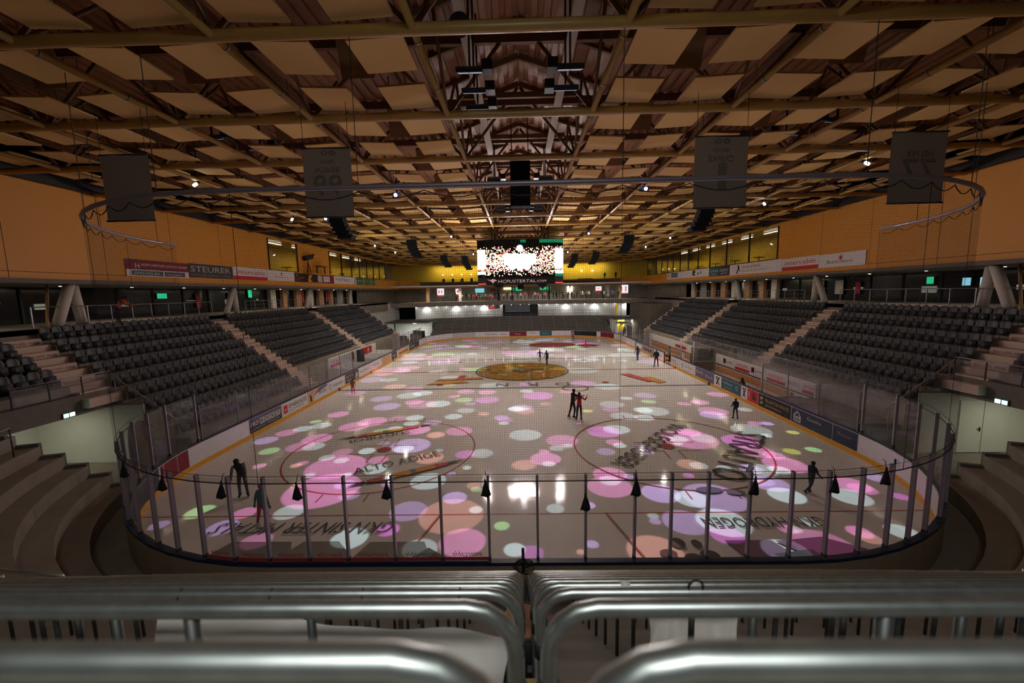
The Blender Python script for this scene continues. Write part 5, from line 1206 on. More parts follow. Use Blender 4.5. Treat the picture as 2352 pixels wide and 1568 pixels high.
for j in range(KMAX):
    y, z = RAILY[j], RAILZ[j]; br_ = .15
    for s in (-1, 1):
        xe = -.144 if s < 0 else -.038; L_ = 6.4
        pts = [(xe, y, z-1.02), (xe, y, z-.5), (xe, y, z-br_)]+[(xe+s*br_*(1-math.cos(a)), y, z-br_+br_*math.sin(a)) for a in (PI/8, PI/4, 3*PI/8)]+[(xe+s*br_, y, z)]+[(xe+s*q, y, z) for q in (1.2, 2.4, 3.6, 4.8, L_)]
        posts = [(xe+s*q, y, z) for q in (1.02, 2.0, 3.0, 4.0, 5.0, 6.0)]
        t = barrier(pts, posts, 'galvanised barrier rail %s of the aisle gap, %s from the camera end' % (SIDE[s], ORD[j]))
        c = MB(); c.cyl((xe, y, z-.33), .034, .07, 10); c.build('clamp', black, t)
        if s < 0 and j == 2:
            c = MB()
            for q in (.28, .75, 1.2, 1.65): c.tube([(xe-q, y, z+.03), (xe-q-.01, y+.03, z), (xe-q-.015, y, z-.032), (xe-q, y-.03, z), (xe-q, y, z+.03)], .004, 5)
            c.build('cable_tie', black, t)
        if s > 0 and j == 3:
            for q in (.55, 1.0): c = MB(); c.tube([(xe+q, y, z), (xe+q+.06, y, z)], .029, 10); c.build('paper_tag', boardw, t)
        if s > 0 and j == 2:
            c = MB(); c.tube([(xe+.74+.035*math.cos(a), y-.01, z+.035+.035*math.sin(a)) for a in np.linspace(0, 2*PI, 13)], .006, 5); c.build('hanging_ring', black, t)
        # curved barrier
        if 2 <= j <= 8:
            R_ = RC-y; n = 14; a0, a1 = math.radians(4), aend(-y)-math.radians(5)
            q = [(s*(6.5+R_*math.sin(a0+(a1-a0)*i/n)), 8.5-R_*math.cos(a0+(a1-a0)*i/n), z) for i in range(n+1)]
            e = lambda p: (p[0], p[1], z-.25)
            t = barrier([e(q[0])]+q+[e(q[-1])], q[0::2], 'curved barrier rail round the %s terrace corner, %s from the camera end' % (SIDE[s], ORD[j-2]))
# cloths on the barriers
def drape(x0, x1, y, ztop, zbot, lab, m, fold=.09, out=.5, ph=0, slant=.0):
    b = MB(); n, k = 44, 22
    for th in (0, .012):
        for j in range(k+1):
            v = j/k
            for i in range(n+1):
                u = i/n; f = math.sin(u*13+ph+v*4.2*(1-u)+slant*v*7)*.6+math.sin(u*29+v*3+ph)*.25+math.sin(u*6-v*7+ph)*.5
                b.v.append((x0+(x1-x0)*u+.05*math.sin(v*5+u*9), y+.03-out*v**1.4-fold*f*(.25+v)+th, ztop-(ztop-zbot)*v+.05*math.sin(u*11+ph)*v-.25*slant*u*(1-v)))
    q = (n+1)*(k+1)
    for j in range(k):
        for i in range(n):
            a = j*(n+1)+i; b.f += [(a, a+1, a+n+2, a+n+1), (q+a, q+a+n+1, q+a+n+2, q+a+1)]; b.m += [0, 0]; b.sm += [True, True]
    return tag(b.build('draped_tarpaulin', m), lab, 'tarpaulin')
drape(-2.55, -.22, RAILY[3]-.06, RAILZ[3]-.12, RAILZ[3]-1.0, 'large white tarpaulin draped behind the barriers left of the aisle gap', tarpm, slant=1.0, out=.85, fold=.15)
drape(.85, 1.62, RAILY[4]-.06, RAILZ[4]-.1, RAILZ[4]-1.0, 'smaller white tarpaulin draped behind the barriers right of the aisle gap', tarpm, ph=2, out=.45, fold=.09)
# drum standing in the gap
t = thing('bass_drum', (-.13, -6.0, 3.75), 'black drum with brown head standing in the aisle gap between the barriers', 'drum')
c = MB(); c.cyl((-.13, -6.0, 4.02), .20, .72, 24); c.build('shell', black, t)
c = MB(); c.cyl((-.13, -6.0, 4.74), .19, .02, 24); c.build('drumhead', mat('drum_head', (.42, .19, .08), .6, var=.35, scale=9), t)
c = MB(); c.tube([(-.13+.205*math.cos(a), -6.0+.205*math.sin(a), 4.75) for a in np.linspace(0, 2*PI, 25)[:-1]], .014, 6, closed=True); c.tube([(-.13+.205*math.cos(a), -6.0+.205*math.sin(a), 4.1) for a in np.linspace(0, 2*PI, 25)[:-1]], .014, 6, closed=True); c.build('hoop', dgrey, t)
c = MB(); c.poly([(0, 0), (.09, 0), (.09, .07), (0, .07)], (-.10, -6.205, 4.45), X_, Z_, 0, .006); c.build('label_patch', mgrey, t)
t = thing('cable_bundle', (-.12, -2.5, 2.6), 'tangled black cable bundle with an upright black handle on the last barrier', 'cable')
c = MB(); c.tube([(-.13, -2.4, 2.55), (-.13, -2.4, 3.02)], [.028, .028], 8); c.build('handle', black, t)
c = MB()
for k in range(7): c.tube([(-.13+(.1+.02*k)*math.cos(a+k)*(.6+.05*k), -2.4+.05*math.sin(a*2+k), 2.72+(.06+.012*k)*math.sin(a+k)-.01*k) for a in np.linspace(0, 2*PI, 16)], .009, 5)
c.build('cable_coil', cabm, t)
b = MB(); b.box(-.17, -7.3, RAILZ[1]-1.5+.0, -.01, -7.0, RAILZ[1]-1.46); tag(b.build('tape_strip', mat('tape_yellow', (.62, .45, .2), .6)), 'yellowish tape strip on the step in the aisle gap', 'tape')
# black flag on the left curved terrace
b = MB(); n, k = 8, 12
for j in range(k+1):
    v = j/k
    for i in range(n+1):
        u = i/n; w = .18+.62*min(1, v*1.6); b.v.append((-11.75+(u-.5)*w*.9+.15*v, -1.9-(u-.5)*w*.55+.06*math.sin(u*9+v*5), 4.55-1.5*v+.05*math.sin(u*7)))
for j in range(k):
    for i in range(n): a = j*(n+1)+i; b.f.append((a, a+1, a+n+2, a+n+1)); b.m.append(0); b.sm.append(True)
t = thing('hanging_flag', (-11.7, -1.9, 3.05), 'black flag hanging from the barrier on the left terrace corner', 'flag'); b.build('cloth', black, t)
c = MB(); c.tube([(-11.75, -1.86, 2.9), (-11.78, -1.86, 4.6)], .02, 6); c.build('pole', postm, t)
c = MB(); c.poly([(0, 0), (.05, .02), (.03, .22), (-.02, .16)], (-11.62, -2.02, 3.95), Vector((.85, -.52, 0)), Z_, 0, .06); c.build('emblem', ornge, t)
# ================================================================== PEOPLE
def person(name, lab, x, y, z, h, face, pose, cols, cat='person', hat=None, hair=None, skates=True, fine=True, group=None, vest=None):
    """pose: joint angles in degrees. face: heading, 0 = looks towards +y (away from the camera), 90 = towards +x"""
    P = dict(lean=0, side=0, la=(8, 8), ra=(8, 8), le=10, re=10, ll=(0, 3), rl=(0, 3), lk=5, rk=5, head=0, nod=0); P.update(pose)
    rad = math.radians
    def D(fwd, out, s):      # direction of a hanging limb: fwd = swing to the front, out = swing sideways (s = -1 left, 1 right)
        return Vector((s*math.sin(rad(out)), math.sin(rad(fwd))*math.cos(rad(out)), -math.cos(rad(fwd))*math.cos(rad(out))))
    sk = .045 if skates else .0
    J = {}; B = []
    hip = Vector((0, 0, .50)); th, sh = .235, .225
    legs = {}
    for s, nm in ((-1, 'l'), (1, 'r')):
        f, o = P[nm+'l']; k = P[nm+'k']; a = hip+Vector((s*.052, 0, -.01)); kn = a+D(f, o, s)*th; an = kn+D(f-k, o*.6, s)*sh
        legs[nm] = (a, kn, an, D(f-k, o*.6, s))
    low = min(legs['l'][2].z, legs['r'][2].z); up_ = .045+sk-low
    rot = Matrix.Rotation(rad(-P['lean']), 3, 'X') @ Matrix.Rotation(rad(P['side']), 3, 'Y')
    sp = lambda v: hip + rot @ (Vector(v))
    waist, chest, neck, headc, top = sp((0, 0, .10)), sp((0, .005, .235)), sp((0, 0, .325)), sp((0, .012, .395)), sp((0, .01, .455))
    V = []; E_ = []; Rr = []; bone = []
    def vtx(p, r, parent=None):
        V.append(Vector(p)); Rr.append(r)
        if parent is not None: E_.append((parent, len(V)-1))
        return len(V)-1
    bulk = P.get('bulk', 1.0)
    i_h = vtx(hip, (.075*bulk, .058*bulk)); i_w = vtx(waist, (.074*bulk, .056*bulk), i_h); i_c = vtx(chest, (.088*bulk, .062*bulk), i_w); i_n = vtx(neck, (.032, .032), i_c)
    i_hd = vtx(headc, (.047, .054), i_n); vtx(top, (.032, .036), i_hd)
    segs = [('body', hip, neck), ('head', neck+(headc-neck)*.4, top)]
    hands = []
    for s, nm in ((-1, 'l'), (1, 'r')):
        a, kn, an, d = legs[nm]; i = vtx(a, (.05, .05), i_h); i = vtx(kn, (.036, .037), i); i = vtx(an, (.025, .026), i)
        segs += [('leg', a+Vector((0, 0, .0)), an)]
        f, o = P[nm+'a']; e = P[nm+'e']; sho = sp((s*.105, 0, .285)); el = sho+D(f, o, s)*.165; wr = el+D(f+e, o*.5, s)*.15
        i = vtx(sho, (.036, .036), i_c); i = vtx(el, (.029*bulk**.5, .029*bulk**.5), i); i = vtx(wr, (.02, .02), i)
        segs += [('arm', sho, wr)]; hands.append((s, wr, (wr-el).normalized()))
    me = bpy.data.meshes.new('sk'); me.from_pydata([tuple(v) for v in V], E_, []); ob = bpy.data.objects.new('sk', me); COL.objects.link(ob)
    md = ob.modifiers.new('s', 'SKIN'); md.use_smooth_shade = True
    for k, r in enumerate(Rr): me.skin_vertices[0].data[k].radius = r; me.skin_vertices[0].data[k].use_root = (k == 0)
    sb_ = ob.modifiers.new('d', 'SUBSURF'); sb_.levels = 1 if fine else 1
    dg = bpy.context.evaluated_depsgraph_get(); em_ = bpy.data.meshes.new_from_object(ob.evaluated_get(dg)); bpy.data.objects.remove(ob)
    b = MB()
    vv = [v.co.copy() for v in em_.vertices]; MI = {'body': 0, 'arm': 0, 'leg': 1, 'head': 2}
    def dist(p, a, c):
        t = max(0, min(1, (p-a).dot(c-a)/max(1e-9, (c-a).length_squared))); return (p-(a+(c-a)*t)).length
    mis = []
    for pl in em_.polygons:
        c = sum((vv[i] for i in pl.vertices), Vector())/len(pl.vertices)
        best = min(segs, key=lambda q: dist(c, q[1], q[2])-(.03 if q[0] == 'body' else 0)); m = MI[best[0]]
        if best[0] == 'body' and (c-hip).dot(rot @ Z_) < .0: m = 1
        if best[0] == 'arm' and vest: m = 3
        mis.append(m)
    b.v = [tuple(v) for v in vv]; b.f = [tuple(pl.vertices) for pl in em_.polygons]; b.m = mis; b.sm = [True]*len(b.f)
    bpy.data.meshes.remove(em_)
    hr = rot @ Matrix.Rotation(rad(P['head']), 3, 'Z') @ Matrix.Rotation(rad(-P['nod']), 3, 'X')
    if fine:      # face and hands belong to the same body mesh
        for s in (-1, 1):
            b.ball(headc+hr @ Vector((s*.018, .045, .008)), .006, m=4, nu=6, nv=4); b.ball(headc+hr @ Vector((s*.048, -.003, -.002)), .007, .011, .015, m=2, nu=6, nv=4)
        b.tube([headc+hr @ Vector((0, .047, .012)), headc+hr @ Vector((0, .062, -.008)), headc+hr @ Vector((0, .049, -.012))], [.006, .010, .006], 6, m=2)
        b.tube([headc+hr @ Vector((-.016, .047, -.028)), headc+hr @ Vector((0, .051, -.029)), headc+hr @ Vector((.016, .047, -.028))], .004, 5, m=5)
        for s, w, d in hands:
            q = d.cross(Vector((0, 1, 0)));  q = q.normalized() if q.length > .1 else Vector((1, 0, 0)); nn = q.cross(d).normalized()
            pc = w+d*.022; b.obox(pc, d*.024, nn*.020, q*.009, 6)
            for k, (o, l) in enumerate(((-.015, .030), (-.005, .036), (.005, .034), (.015, .026))):
                p0 = pc+d*.022+nn*o; b.tube([p0, p0+d*l*.55+q*.003, p0+d*l+q*.012], [.0055, .005, .004], 5, m=6)
            b.tube([pc+nn*.018, pc+nn*.032+d*.012, pc+nn*.034+d*.03+q*.006], [.006, .0055, .0045], 5, m=6)
    else:
        for s, w, d in hands:
            q = d.cross(Vector((0, 1, 0)));  q = q.normalized() if q.length > .1 else Vector((1, 0, 0)); nn = q.cross(d).normalized()
            b.obox(w+d*.022, d*.026, nn*.018, q*.009, 6)
    yaw = Matrix.Rotation(rad(-face), 3, 'Z')
    def put(mb):
        mb.v = [tuple((yaw @ (Vector(v)+Vector((0, 0, up_))))*h) for v in mb.v]; return mb
    t = thing(name, (x, y, z), lab, cat, group)
    glove = cols.get('hands', skin)
    put(b).build('body', [cols['top'], cols['legs'], cols.get('face', skin), cols.get('arms', cols['top']), black, cols.get('lips', dred), glove], t, world=False)
    if hair or hat:
        c = MB(); HM = hr
        tmp = MB(); tmp.ball((0, 0, 0), .056, .062, .062, nu=12, nv=7, z0=-.25 if not (hair and hair[1] == 'long') else -.3)
        c.v = [tuple(headc+HM @ (Vector(v)+Vector((0, -.008, .012)))) for v in tmp.v]; c.f, c.m, c.sm = tmp.f, tmp.m, tmp.sm
        if hair and hair[1] == 'long':
            pts = [headc+HM @ Vector((0, -.035, .02)), headc+HM @ Vector((0, -.055, -.05)), headc+HM @ Vector((0, -.06, -.12)), headc+HM @ Vector((0, -.055, -.17))]; c.tube(pts, [.05, .06, .055, .03], 10)
        if hat and hat[1] == 'pompom': c.ball(headc+HM @ Vector((0, -.01, .085)), .02, nu=8, nv=6)
        if hat and hat[1] == 'cap': c.obox(headc+HM @ Vector((0, .06, .03)), HM @ Vector((.04, 0, 0)), HM @ Vector((0, .028, -.004)), HM @ Vector((0, 0, .004)))
        put(c).build('hat' if hat else 'hair', (hat or hair)[0], t, world=False)
    if vest:
        pass
    if skates or fine:
        for nm in ('l', 'r'):
            a, kn, an, d = legs[nm]; s = -1 if nm == 'l' else 1
            fwd_ = (Vector((0, 1, 0))-d*d.dot(Vector((0, 1, 0)))).normalized(); ft = P.get('toe', 0)
            fwd_ = Matrix.Rotation(rad(-s*12), 3, 'Z') @ fwd_; sd = fwd_.cross(d).normalized(); dn = d.normalized()
            c = MB(); c.tube([an-dn*.035, an, an+dn*.02], [.029, .031, .033], 8); c.obox(an+dn*.027+fwd_*.022, fwd_*.062, sd*.022, dn*.018); c.tube([an+dn*.026+fwd_*.06, an+dn*.03+fwd_*.092], [.024, .013], 8)
            o = put(c).build('skate' if skates else 'shoe', cols.get('boots', black), t, world=False)
            if skates:
                c = MB(); c.obox(an+dn*.066+fwd_*.025, fwd_*.085, sd*.0025, dn*.012); c.obox(an+dn*.05+fwd_*.07, fwd_*.012, sd*.006, dn*.01); c.obox(an+dn*.05-fwd_*.02, fwd_*.012, sd*.006, dn*.01); put(c).build('blade', blade, o, world=False)
    return t
cl = lambda n, c: mat('cloth_'+n, c, .8, var=.15, scale=12)
navyc, blk, jeans, gry = cl('navy', (.02, .03, .07)), cl('black', (.014, .014, .017)), cl('jeans', (.035, .042, .06)), cl('grey', (.16, .14, .14))
tealc, tealt, maroon, redc, plum = cl('dark_teal', (.03, .11, .13)), cl('teal', (.10, .30, .30)), cl('maroon', (.30, .02, .06)), cl('red', (.55, .012, .04)), cl('plum', (.26, .02, .11))
brownc, pinkc, dkhair = cl('brown', (.22, .11, .08)), cl('rose', (.38, .12, .13)), mat('hair_dark', (.018, .012, .010), .5, var=.3, scale=20)
bluec, greyh = cl('blue', (.02, .045, .13)), mat('hair_grey', (.25, .24, .24), .6)
sk1 = person('person', 'person skating bent forward in a dark vest, grey sleeves and flat cap', -10.92, 5.36, 0, 1.72, 150, dict(lean=22, side=8, la=(14, 8), ra=(8, 10), le=25, re=15, ll=(14, 4), rl=(4, 3), lk=28, rk=22, nod=20), dict(top=blk, legs=jeans, arms=gry, hands=skin), hat=(blk, 'cap'), vest=True)
sk2 = person('person', 'child in teal jacket, maroon trousers and plum hat skating away from the end boards', -8.85, 3.3, 0, 1.50, 20, dict(lean=4, la=(-10, 16), ra=(0, 24), le=4, re=6, ll=(-4, 7), rl=(14, 9), lk=6, rk=30, bulk=1.12), dict(top=tealc, legs=maroon, hands=tealc, boots=lgrey), hat=(plum, 'plain'))
c = MB(); c.obox((0, 0, 0), X_*.115, Y_*.02, Z_*.13)
sk3 = person('person', 'person in black holding the partner in red on the ice', 3.0, 14.75, 0, 1.80, 60, dict(lean=6, la=(40, 10), ra=(60, 5), le=40, re=30, ll=(-6, 4), rl=(12, 3), lk=14, rk=24), dict(top=blk, legs=blk, hands=skin), hair=(dkhair, 'short'))
sk4 = person('person', 'person with long dark hair in red jumper holding one hand up', 3.32, 14.2, 0, 1.70, 12, dict(la=(30, 12), ra=(30, 38), le=50, re=125, ll=(-10, 3), rl=(0, 3), lk=38, rk=4), dict(top=redc, legs=blk, hands=skin), hair=(dkhair, 'long'))
sk5 = person('person', 'small child in dark clothes standing near the right boards', 12.48, 14.13, 0, 1.22, 8, dict(la=(10, 9), ra=(6, 9), le=40, re=30, ll=(6, 5), rl=(-4, 5), lk=12, rk=10, bulk=1.2), dict(top=blk, legs=navyc, hands=blk), hair=(dkhair, 'short'))
sk6 = person('person', 'child in black with a beanie striding near the right glass posts', 10.55, 5.15, 0, 1.27, 75, dict(lean=4, la=(10, 8), ra=(16, 8), le=30, re=30, ll=(12, 2), rl=(-20, 3), lk=14, rk=34, bulk=1.25), dict(top=blk, legs=blk, hands=blk), hat=(blk, 'plain'))
sk7 = person('person', 'dark clad skater with arms spread near centre ice, left one of two', 2.01, 34.96, 0, 1.33, 170, dict(la=(5, 42), ra=(5, 38), le=5, re=5, ll=(3, 2), rl=(-4, 2)), dict(top=navyc, legs=blk, hands=blk), hat=(navyc, 'plain'))
sk8 = person('person', 'skater in blue coat near centre ice, right one of two', 2.65, 33.0, 0, 1.54, 215, dict(lean=4, la=(4, 12), ra=(8, 14), ll=(10, 4), rl=(-8, 5), lk=8, rk=10), dict(top=bluec, legs=blk, hands=blk), hair=(dkhair, 'short'))
sk9 = person('person', 'distant skater in grey top in front of the far boards', 8.09, 53.5, 0, 1.62, 190, dict(ll=(8, 6), rl=(-8, 6)), dict(top=gry, legs=blk, hands=skin), hat=(lgrey, 'plain'))
sk10 = person('person', 'small distant child in red with one arm raised and a teal hat', 8.68, 45.03, 0, 1.22, 185, dict(la=(10, 60), ra=(150, 30), ll=(6, 6), rl=(-6, 6)), dict(top=redc, legs=maroon, hands=blk), hat=(tealt, 'plain'))
sk11 = person('person', 'dark skater stepping wide near the right boards, left of the bulky one', 12.68, 34.77, 0, 1.6, 160, dict(la=(6, 10), ra=(-10, 26), ll=(-14, 12), rl=(12, 5), lk=8, rk=4), dict(top=blk, legs=navyc, hands=skin), hair=(dkhair, 'long'))
sk12 = person('person', 'skater in bulky black jacket seen from behind near the right boards', 13.4, 30.8, 0, 1.76, 10, dict(lean=10, la=(14, 12), ra=(14, 12), le=30, re=30, ll=(0, 7), rl=(0, 7), lk=6, rk=6, bulk=1.45), dict(top=blk, legs=navyc, hands=blk), hair=(greyh, 'short'))
sk13 = person('person', 'small child in red trousers and rose jacket beside the left boards', -13.3, 21.55, 0, 1.2, 150, dict(la=(10, 10), ra=(20, 12), le=40, re=30, bulk=1.2), dict(top=brownc, legs=redc, hands=pinkc, boots=lgrey), hat=(blk, 'plain'))
sk14 = person('person', 'person in teal top standing behind the boards near the far bench', 15.9, 34.0, 0, 1.65, -90, dict(), dict(top=tealt, legs=blk), hair=(dkhair, 'short'), skates=False)
sk15 = person('person', 'dark figure sitting on the players bench', 16.5, 20.5, -.12, 1.55, -90, dict(lean=18, la=(40, 8), ra=(40, 8), le=30, re=30, ll=(82, 6), rl=(80, 6), lk=84, rk=80), dict(top=blk, legs=blk), hair=(dkhair, 'short'), skates=False)
# figure leaning on the left concourse railing with something orange red
sk16 = person('person', 'person in orange red top leaning on the left concourse railing', -23.5, 13.9, 6.4, 1.68, 70, dict(lean=38, la=(40, 10), ra=(45, 10), le=20, re=20), dict(top=cl('orange_red', (.75, .06, .02)), legs=blk), hair=(dkhair, 'short'), skates=False)
# crowd on the far concourse, balcony and passage
tops = [blk, navyc, redc, gry, brownc, cl('cream', (.55, .48, .38)), tealt, blk, jeans, cl('salmon', (.65, .22, .16)), cl('white_top', (.6, .6, .6)), blk]
R2 = random.Random(5); CN = 0
NAMES = {0: 'black', 1: 'navy', 2: 'red', 3: 'grey', 4: 'brown', 5: 'cream', 6: 'teal', 7: 'black', 8: 'blue grey', 9: 'salmon', 10: 'white', 11: 'black'}
spots = [-12.4+.70*k+R2.uniform(-.12, .12) for k in range(45)]
for k, x in enumerate(spots):
    y = (71.0, 73.3, 74.5, 72.0)[k % 4]+R2.uniform(0, .35)-.012*x*x; ti = R2.randrange(12)
    person('person', 'far bar guest in a %s top, %s from the %s' % (NAMES[ti], ORD[k] if k < 24 else ORD[44-k], 'left' if k < 24 else 'right'), x, y, 6.15, R2.uniform(1.55, 1.85), R2.uniform(0, 360),
           dict(lean=R2.uniform(0, 16), la=(R2.uniform(0, 50), 12), ra=(R2.uniform(0, 50), 12), le=40, re=40), dict(top=tops[ti], legs=R2.choice([blk, jeans, blk])), hair=(R2.choice([dkhair, dkhair, brownc]), 'short'), skates=False, fine=False, group='guests on the far concourse')
person('person', 'lone dark figure standing on the far balcony at the right', 18.6, 70.5, 9.7, 1.75, 180, dict(), dict(top=blk, legs=blk), hair=(dkhair, 'short'), skates=False, fine=False)
person('person', 'dark figure leaning at the front of the right balcony', 16.2, 69.2, 9.7, 1.6, 180, dict(lean=20), dict(top=blk, legs=blk), hair=(dkhair, 'short'), skates=False, fine=False)
for k, (x, y, tp) in enumerate(((17.3, 58.2, blk), (17.9, 57.6, brownc), (18.5, 58.5, blk), (16.9, 57.4, gry))):
    person('person', 'person in %s top waiting in the bright far right passage, %s' % (('black', 'brown', 'dark', 'grey')[k], ('left middle', 'right middle', 'rightmost', 'leftmost')[k]), x, y, 0, 1.7, 200+30*k, dict(), dict(top=tp, legs=blk), hair=(dkhair, 'short'), skates=False, fine=False)
# ================================================================== LIGHTS
def area(name, loc, rot, sx, sy, e, col):
    l = bpy.data.lights.new(name, 'AREA'); l.shape = 'RECTANGLE'; l.size = sx; l.size_y = sy; l.energy = e; l.color = col
    o = bpy.data.objects.new(name, l); COL.objects.link(o); o.location = loc; o.rotation_euler = rot; return o
def spot(name, loc, target, e, col, ang, blend=.5, r=.1):
    l = bpy.data.lights.new(name, 'SPOT'); l.energy = e; l.color = col; l.spot_size = math.radians(ang); l.spot_blend = blend; l.shadow_soft_size = r
    o = bpy.data.objects.new(name, l); COL.objects.link(o); o.location = loc; o.rotation_euler = (Vector(target)-Vector(loc)).to_track_quat('-Z', 'Y').to_euler(); return o
WARM, NEUT, COOL = (1, .80, .58), (1, .93, .84), (.9, .95, 1)
K = dict(**{"pass": 200}, spot=950, conc=45, bar=320, wall=140, tun=30, lounge=140, flounge=260, proj=4600, terr=280, led=70, world=0.0)
area('terrace_lamp', (0, -12.5, 12.6), (math.radians(28), 0, 0), 4.5, .6, K['terr'], (.98, 1, .95))
for k in range(1, 23, 3):
    x = -19.2+1.745*k; y = 69.75-.012*x*x
    if abs(x) > 4: spot('slab_lamp_beam', (x, y+.1, 5.30), (x, y+.45, 4), K['wall'], (.96, 1, .95), 150, .9, .06)
# roof edge spotlights light the stands and the ice
for k, (x, y, z) in enumerate(SPOT):
    s = 1 if x > 0 else -1; spot('spotlight_beam', (x-s*.06, y-.42, z-.18), (x*.5, y+(9 if y < 30 else 1), 0), K['spot']*(.25 if y < 12 else .7 if y < 22 else 1.5 if y < 30 else 2.3), (1, .92, .83), 150, 1.0, .15)
# concourse ceiling lights
for s in (-1, 1):
    for k in range(5):
        y = 6+11*k; area('concourse_lamp', (s*25.2, y, 8.46), (0, 0, 0), .5, 6, K['conc']*(1 if y < 33 else 2.5), WARM)
for k in range(14):
    x = -19.5+3*k; y = 71.6-.012*x*x; spot('hall_lamp_beam', (x, y, 8.80), (x, y+1.2, 6.1), K['bar'], (1, .88, .68), 125, .6, .12)
for s in (-1, 1):
    area('passage_light', (s*18.8, 61.5, 2.65), (0, 0, 0), 3, .5, K['pass'], (.95, 1, .92))
    area('tunnel_light', (s*21.0, 6.5, 2.72), (0, 0, 0), 1.6, 2.5, K['tun'], (.98, 1, .72))
    for k in range(3): area('lounge_light', (s*25.6, 31+11*k, 13.1), (0, 0, 0), .4, 6, K['lounge'], (1, .86, .52))
    area('far_lounge_light', (s*12, 75.5, 13.3), (math.radians(20), 0, 0), 12, .4, K['flounge'], (1, .88, .45))
